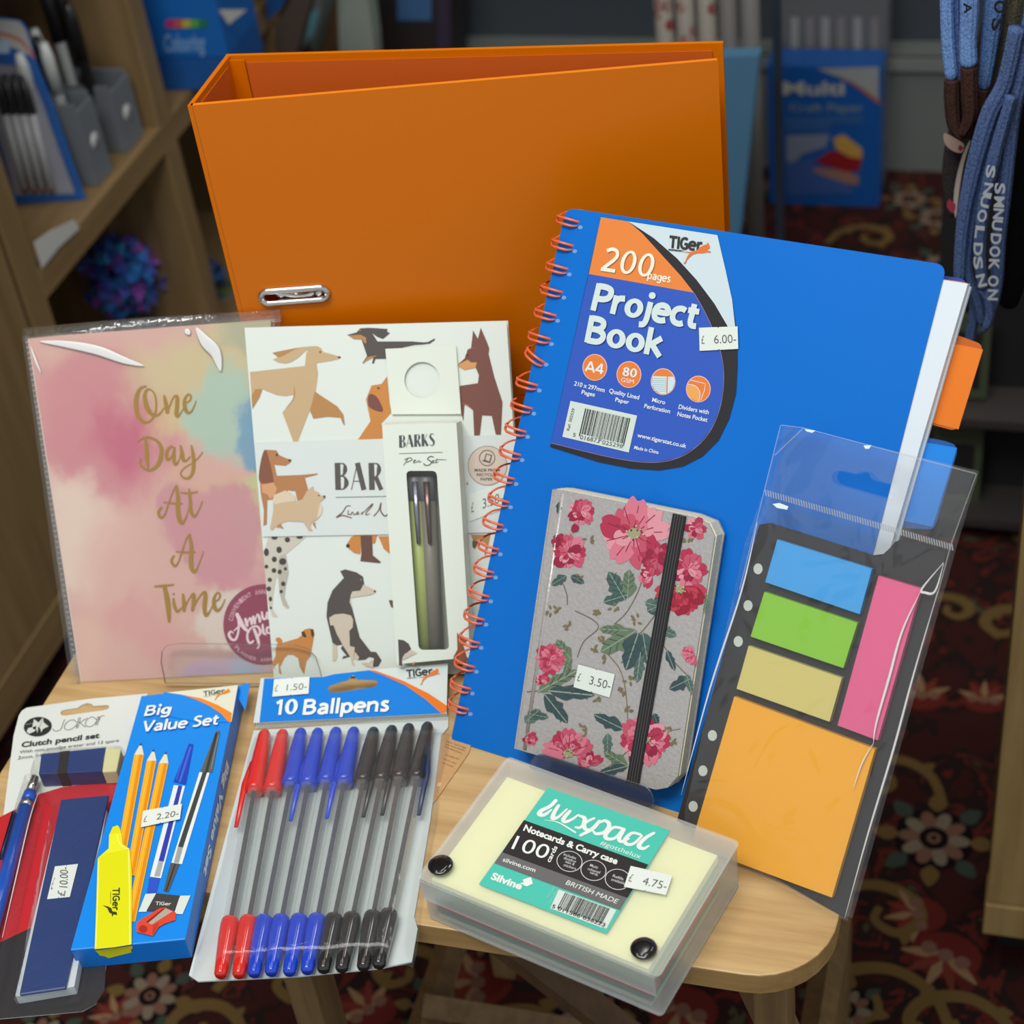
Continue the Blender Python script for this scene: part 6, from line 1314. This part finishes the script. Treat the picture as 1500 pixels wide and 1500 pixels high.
a.poly([(620, 1040), (700, 985), (850, 895), (905, 890), (1010, 940), (1005, 1015), (900, 1050), (840, 1085), (780, 1175), (615, 1135)], (224, 70, 44), 7); a.poly([(712, 1035), (905, 900), (978, 930), (770, 1062)], (176, 168, 156), 8); a.poly([(712, 1035), (880, 905), (905, 900), (735, 1045)], (140, 34, 24), 9); a.ell((683, 1105), 42, 38, (170, 44, 30), 8, 16); a.poly([(780, 1070), (840, 1040), (830, 1085), (775, 1170)], (196, 54, 36), 8)
HY = (226, 226, 10)
a.poly([(230, 405), (340, 310), (350, 160), (380, 90), (430, 72), (450, 100), (470, 160), (480, 260), (550, 310), (572, 560), (570, 1262), (400, 1290), (200, 1310), (215, 900)], HY, 10)
a.poly([(345, 165), (460, 150), (470, 165), (480, 265), (550, 312), (300, 360), (232, 400), (340, 305)], (236, 236, 40), 11); a.stroke([(425, 160), (440, 230), (480, 290), (540, 312)], 9, (244, 246, 130), 12)
a.stroke([(242, 420), (228, 900), (212, 1290)], 9, (244, 246, 140), 11, smooth=False); a.stroke([(538, 330), (548, 700), (552, 1262)], 12, (242, 244, 120), 11, smooth=False)
btext(a, 'TIGer', (380, 698), (380, 925), (452, 698), (60, 62, 30), 12, .19)
a.poly([(280, 872), (330, 885), (365, 900), (380, 935), (420, 940), (425, 970), (388, 965), (375, 992), (372, 960), (345, 945), (330, 905)], (60, 62, 30), 12); a.stroke([(360, 740), (360, 860)], 4, (60, 62, 30), 12)
a.build('printed_top', vb)
# highlighter continues on the end face
p0, p1 = fV.l(139.5, 1391.5, VZ), fV.l(194, 1384, VZ); d_ = (vq[1]-vq[0]).normalized()
fe = Fr(fV.m @ Vector((vq[0].x, vq[0].y, 0)), fV.m.to_3x3() @ Vector((d_.x, d_.y, 0)), (0, 0, 1))
ae = Art(fe, .0002, zh, rough=.42)
ae.poly([(202, 1310), (400, 1285), (570, 1262), (575, 1290), (555, 1300), (565, 1330), (330, 1388), (300, 1370), (250, 1362)], (216, 214, 30), 0); ae.build('printed_end', vb).matrix_parent_inverse = Matrix.Identity(4)
oe = [c for c in vb.children if c.name.startswith('printed_end')][0]; oe.matrix_local = fV.m.inverted() @ fe.m
# side face text
d2 = (vq[2]-vq[1]).normalized()
fs_ = Fr(fV.m @ Vector((vq[1].x, vq[1].y, 0)), fV.m.to_3x3() @ Vector((d2.x, d2.y, 0)), (0, 0, 1))
as_ = Art(fs_, .0002, rough=.42); Ls = (vq[2]-vq[1]).length
V, F = glyphs('Big Value Set', .04)
as_.add([(Ls*(.70-.44*x), .0105-.0065*y) for x, y in V], F, (206, 226, 240), 0)
oe = as_.build('printed_side', vb); oe.matrix_local = fV.m.inverted() @ fs_.m
sticker(fV, vb, zV([(408, 675), (602, 640), (592, 716), (396, 757)]), '2.20-', VZ+.0018)
# ---- bag of ten ballpoint pens
fB = flat(450, 1200, .0002); z3b = cz(270, 950, 3); z5 = cz(370, 965, 5)
bg = root('pen_bag', fB, 'clear hanging bag of ten ballpoint pens with a bright blue header', 'pen pack')
BC = .0010
bo = fB.L(z3b([(20, 1435), (60, 1462), (500, 1440), (860, 1405), (1000, 1375), (1025, 1230), (1010, 1180), (1080, 760), (1130, 380), (1160, 345)]), BC)
hd = fB.L(z5([(1425, 395), (1430, 32), (850, 82), (600, 110), (520, 130), (60, 142), (5, 462)]), BC)
plate('white_backing', bo+fB.L(z3b([(1160, 300), (305, 360)]), BC), .0, BC, mat((206, 216, 214), .5), bg)
fH = frame_lean((271, 1060), (654, 1046), 65, .0035)      # the header props up against the pen box behind it
hs = fH.L(z5([(550, 225), (560, 200), (600, 185), (700, 155), (735, 118), (770, 152), (905, 155), (920, 185), (890, 208), (800, 220), (620, 250), (570, 248)]), .0005)
hdp = fH.L(z5([(5, 470), (1420, 400), (1430, 32), (850, 82), (600, 110), (520, 130), (60, 142)]), .0005)
hdo = plate('header', hdp, .0, .0005, mat((210, 220, 216), .6, spec=.2), bg, holes=[hs])
a = Art(fH, .0006, z5, rough=.6); a.spec = .15
hs5 = [(550, 225), (560, 200), (600, 185), (700, 155), (735, 118), (770, 152), (905, 155), (920, 185), (890, 208), (800, 220), (620, 250), (570, 248)]
a.poly([(50, 466), (85, 145), (520, 132), (600, 112), (850, 84), (960, 120), (1120, 195), (1270, 300), (1385, 402)], mat((6, 126, 220), .55, spec=.15), 0, holes=[hs5])
a.poly([(850, 82), (900, 86), (1100, 160), (1290, 255), (1425, 345), (1415, 395), (1385, 400), (1270, 300), (1120, 195), (960, 122)], (232, 120, 34), 1)
for dx, c, l in ((5, (8, 78, 160), 1), (0, (234, 242, 238), 2)): btext(a, '10', (158+dx, 414+dx), (328+dx, 406+dx), (172+dx, 300+dx), c, l, .19); btext(a, 'Ballpens', (360+dx, 412+dx), (1000+dx, 384+dx), (376+dx, 298+dx), c, l, .2)
tiger_logo(a, (1130, 138), (1330, 118), (1125, 82), (58, 60, 58), (228, 120, 50), 3)
for i in range(110):
    t_ = i/109; x = 30+1390*t_; y = 470-72*t_; a.poly([(x, y), (x+5, y), (x-2, y+42), (x-7, y+42)], (186, 200, 200), 2)
hdo.matrix_local = fB.m.inverted() @ fH.m; a.build('header_print', hdo)
GLI = film('film_glint', .5, rough=.25, gloss=.2, diff=(1, 1, 1))
sticker(fH, hdo, z5([(158, 150), (418, 132), (410, 256), (145, 278)]), '1.50-', .0016)
caps_t = [(355, 363), (435, 363), (515, 357), (590, 357), (670, 353), (748, 352), (835, 353), (915, 345), (990, 337), (1072, 330)]
caps_b = [(320, 630), (390, 630), (467, 605), (548, 605), (625, 595), (710, 595), (790, 595), (868, 590), (943, 582), (1015, 580)]
plug_t = [(192, 1192), (270, 1188), (348, 1186), (418, 1184), (497, 1182), (577, 1180), (652, 1178), (732, 1174), (808, 1166), (895, 1158)]
plug_b = [(158, 1440), (238, 1440), (305, 1436), (380, 1430), (460, 1430), (538, 1422), (610, 1418), (690, 1414), (785, 1408), (853, 1398)]
RED = (216, 38, 30); BLU = (26, 66, 196); BLA = (40, 38, 38)
cols = [RED, RED, BLU, BLU, BLU, BLU, BLA, BLA, BLA, BLA]
names = ['leftmost red pen', 'right hand red pen', 'leftmost blue pen', 'second blue pen', 'third blue pen', 'rightmost blue pen', 'leftmost black pen', 'second black pen', 'third black pen', 'rightmost black pen']
BAR = film('clear_barrel', .13, tint=(.99, 1, 1), rough=.15, gloss=.08, diff=(.96, .98, .98)); INKM = mat((30, 28, 28), .9, spec=.1)
PC = .0068
for i in range(10):
    c = cols[i]; pm = mat(c, .28, coat=.2); T_, Bc, Pt, Pb = [fB.l(*z3b([p])[0], PC) for p in (caps_t[i], caps_b[i], plug_t[i], plug_b[i])]
    r = bpy.data.objects.new('ballpoint_pen', None); COL.objects.link(r)
    d = T_-Pb; L_ = d.length; ang = math.atan2(-d.x, d.y)
    r.matrix_world = fB.m @ Matrix.Translation((Pb.x, Pb.y, PC)) @ Matrix.Rotation(ang, 4, 'Z')
    r['label'] = names[i]+' in the clear bag of ten pens'; r['category'] = 'pen'; r['group'] = 'ballpoint pens in the clear bag'
    yp = (Pt-Pb).dot(d)/L_; yc = (Bc-Pb).dot(d)/L_
    lathe_y('plug', [(0, .0026), (.0012, .0034), (.006, .0038), (yp-.012, .0048), (yp-.004, .0050), (yp-.001, .0048), (yp, .0042)], mat(c, .16, coat=.6), r)
    bo_ = lathe_y('barrel', [(yp+.0003, .0043), (yc+.002, .0045)], BAR, r, 6); bo_.data.polygons.foreach_set('use_smooth', [False]*len(bo_.data.polygons))
    lathe_y('refill', [(yp+.001, .0013), (yc+.012, .0013)], INKM if c != BLU else mat((30, 32, 60), .9, spec=.1), r, 8)
    lathe_y('cap', [(yc, .0053), (yc+.003, .0055), (yc+.005, .0052), (yc+(L_-yc)*.6, .0045), (L_-.003, .0036), (L_-.0006, .0026), (L_, .001)], pm, r)
    cx = -.0058 if i < 1 else (.0052 if i >= 9 else -.0052)
    if i in (0, 3, 5, 7, 8, 9):
        tube('clip', [(cx*.6, yc+.022, .001), (cx, yc+.006, .0012), (cx*1.05, yc-.026, .0012)], [.0018, .0019, .0012], mat(c if i < 9 else (44, 52, 92), .3), r, seg=8, flat=.5, up=(0, 0, 1))
# crumpled front film of the bag
q0, q1, q2, q3 = [fB.l(*p, .006) for p in z3b([(20, 1440), (1000, 1380), (1158, 345), (303, 362)])]
NX, NY = 46, 60; V = []; F = []
for j in range(NY+1):
    for i in range(NX+1):
        s_, t_ = i/NX, j/NY; p = q0.lerp(q1, s_).lerp(q3.lerp(q2, s_), t_)
        e = min(1, 7*min(s_, 1-s_), 12*min(t_, 1-t_)+.12)
        h = .0016+.0112*math.sin(e*math.pi/2)+.0008*noise.noise(Vector((s_*9, t_*14, 1)))*e+.0006*noise.noise(Vector((s_*30, t_*30, 5)))*e
        wob = .002*noise.noise(Vector((t_*6, 0, 3)))*(1-e)
        V.append((p.x+wob*(1 if s_ > .5 else -1), p.y, h))
for j in range(NY):
    for i in range(NX):
        k = j*(NX+1)+i; F.append((k, k+1, k+NX+2, k+NX+1))
mk('front_film', V, F, film('bag_film', .05, rough=.1, gloss=.03, bump=.15, bscale=40), bg, smooth=True)
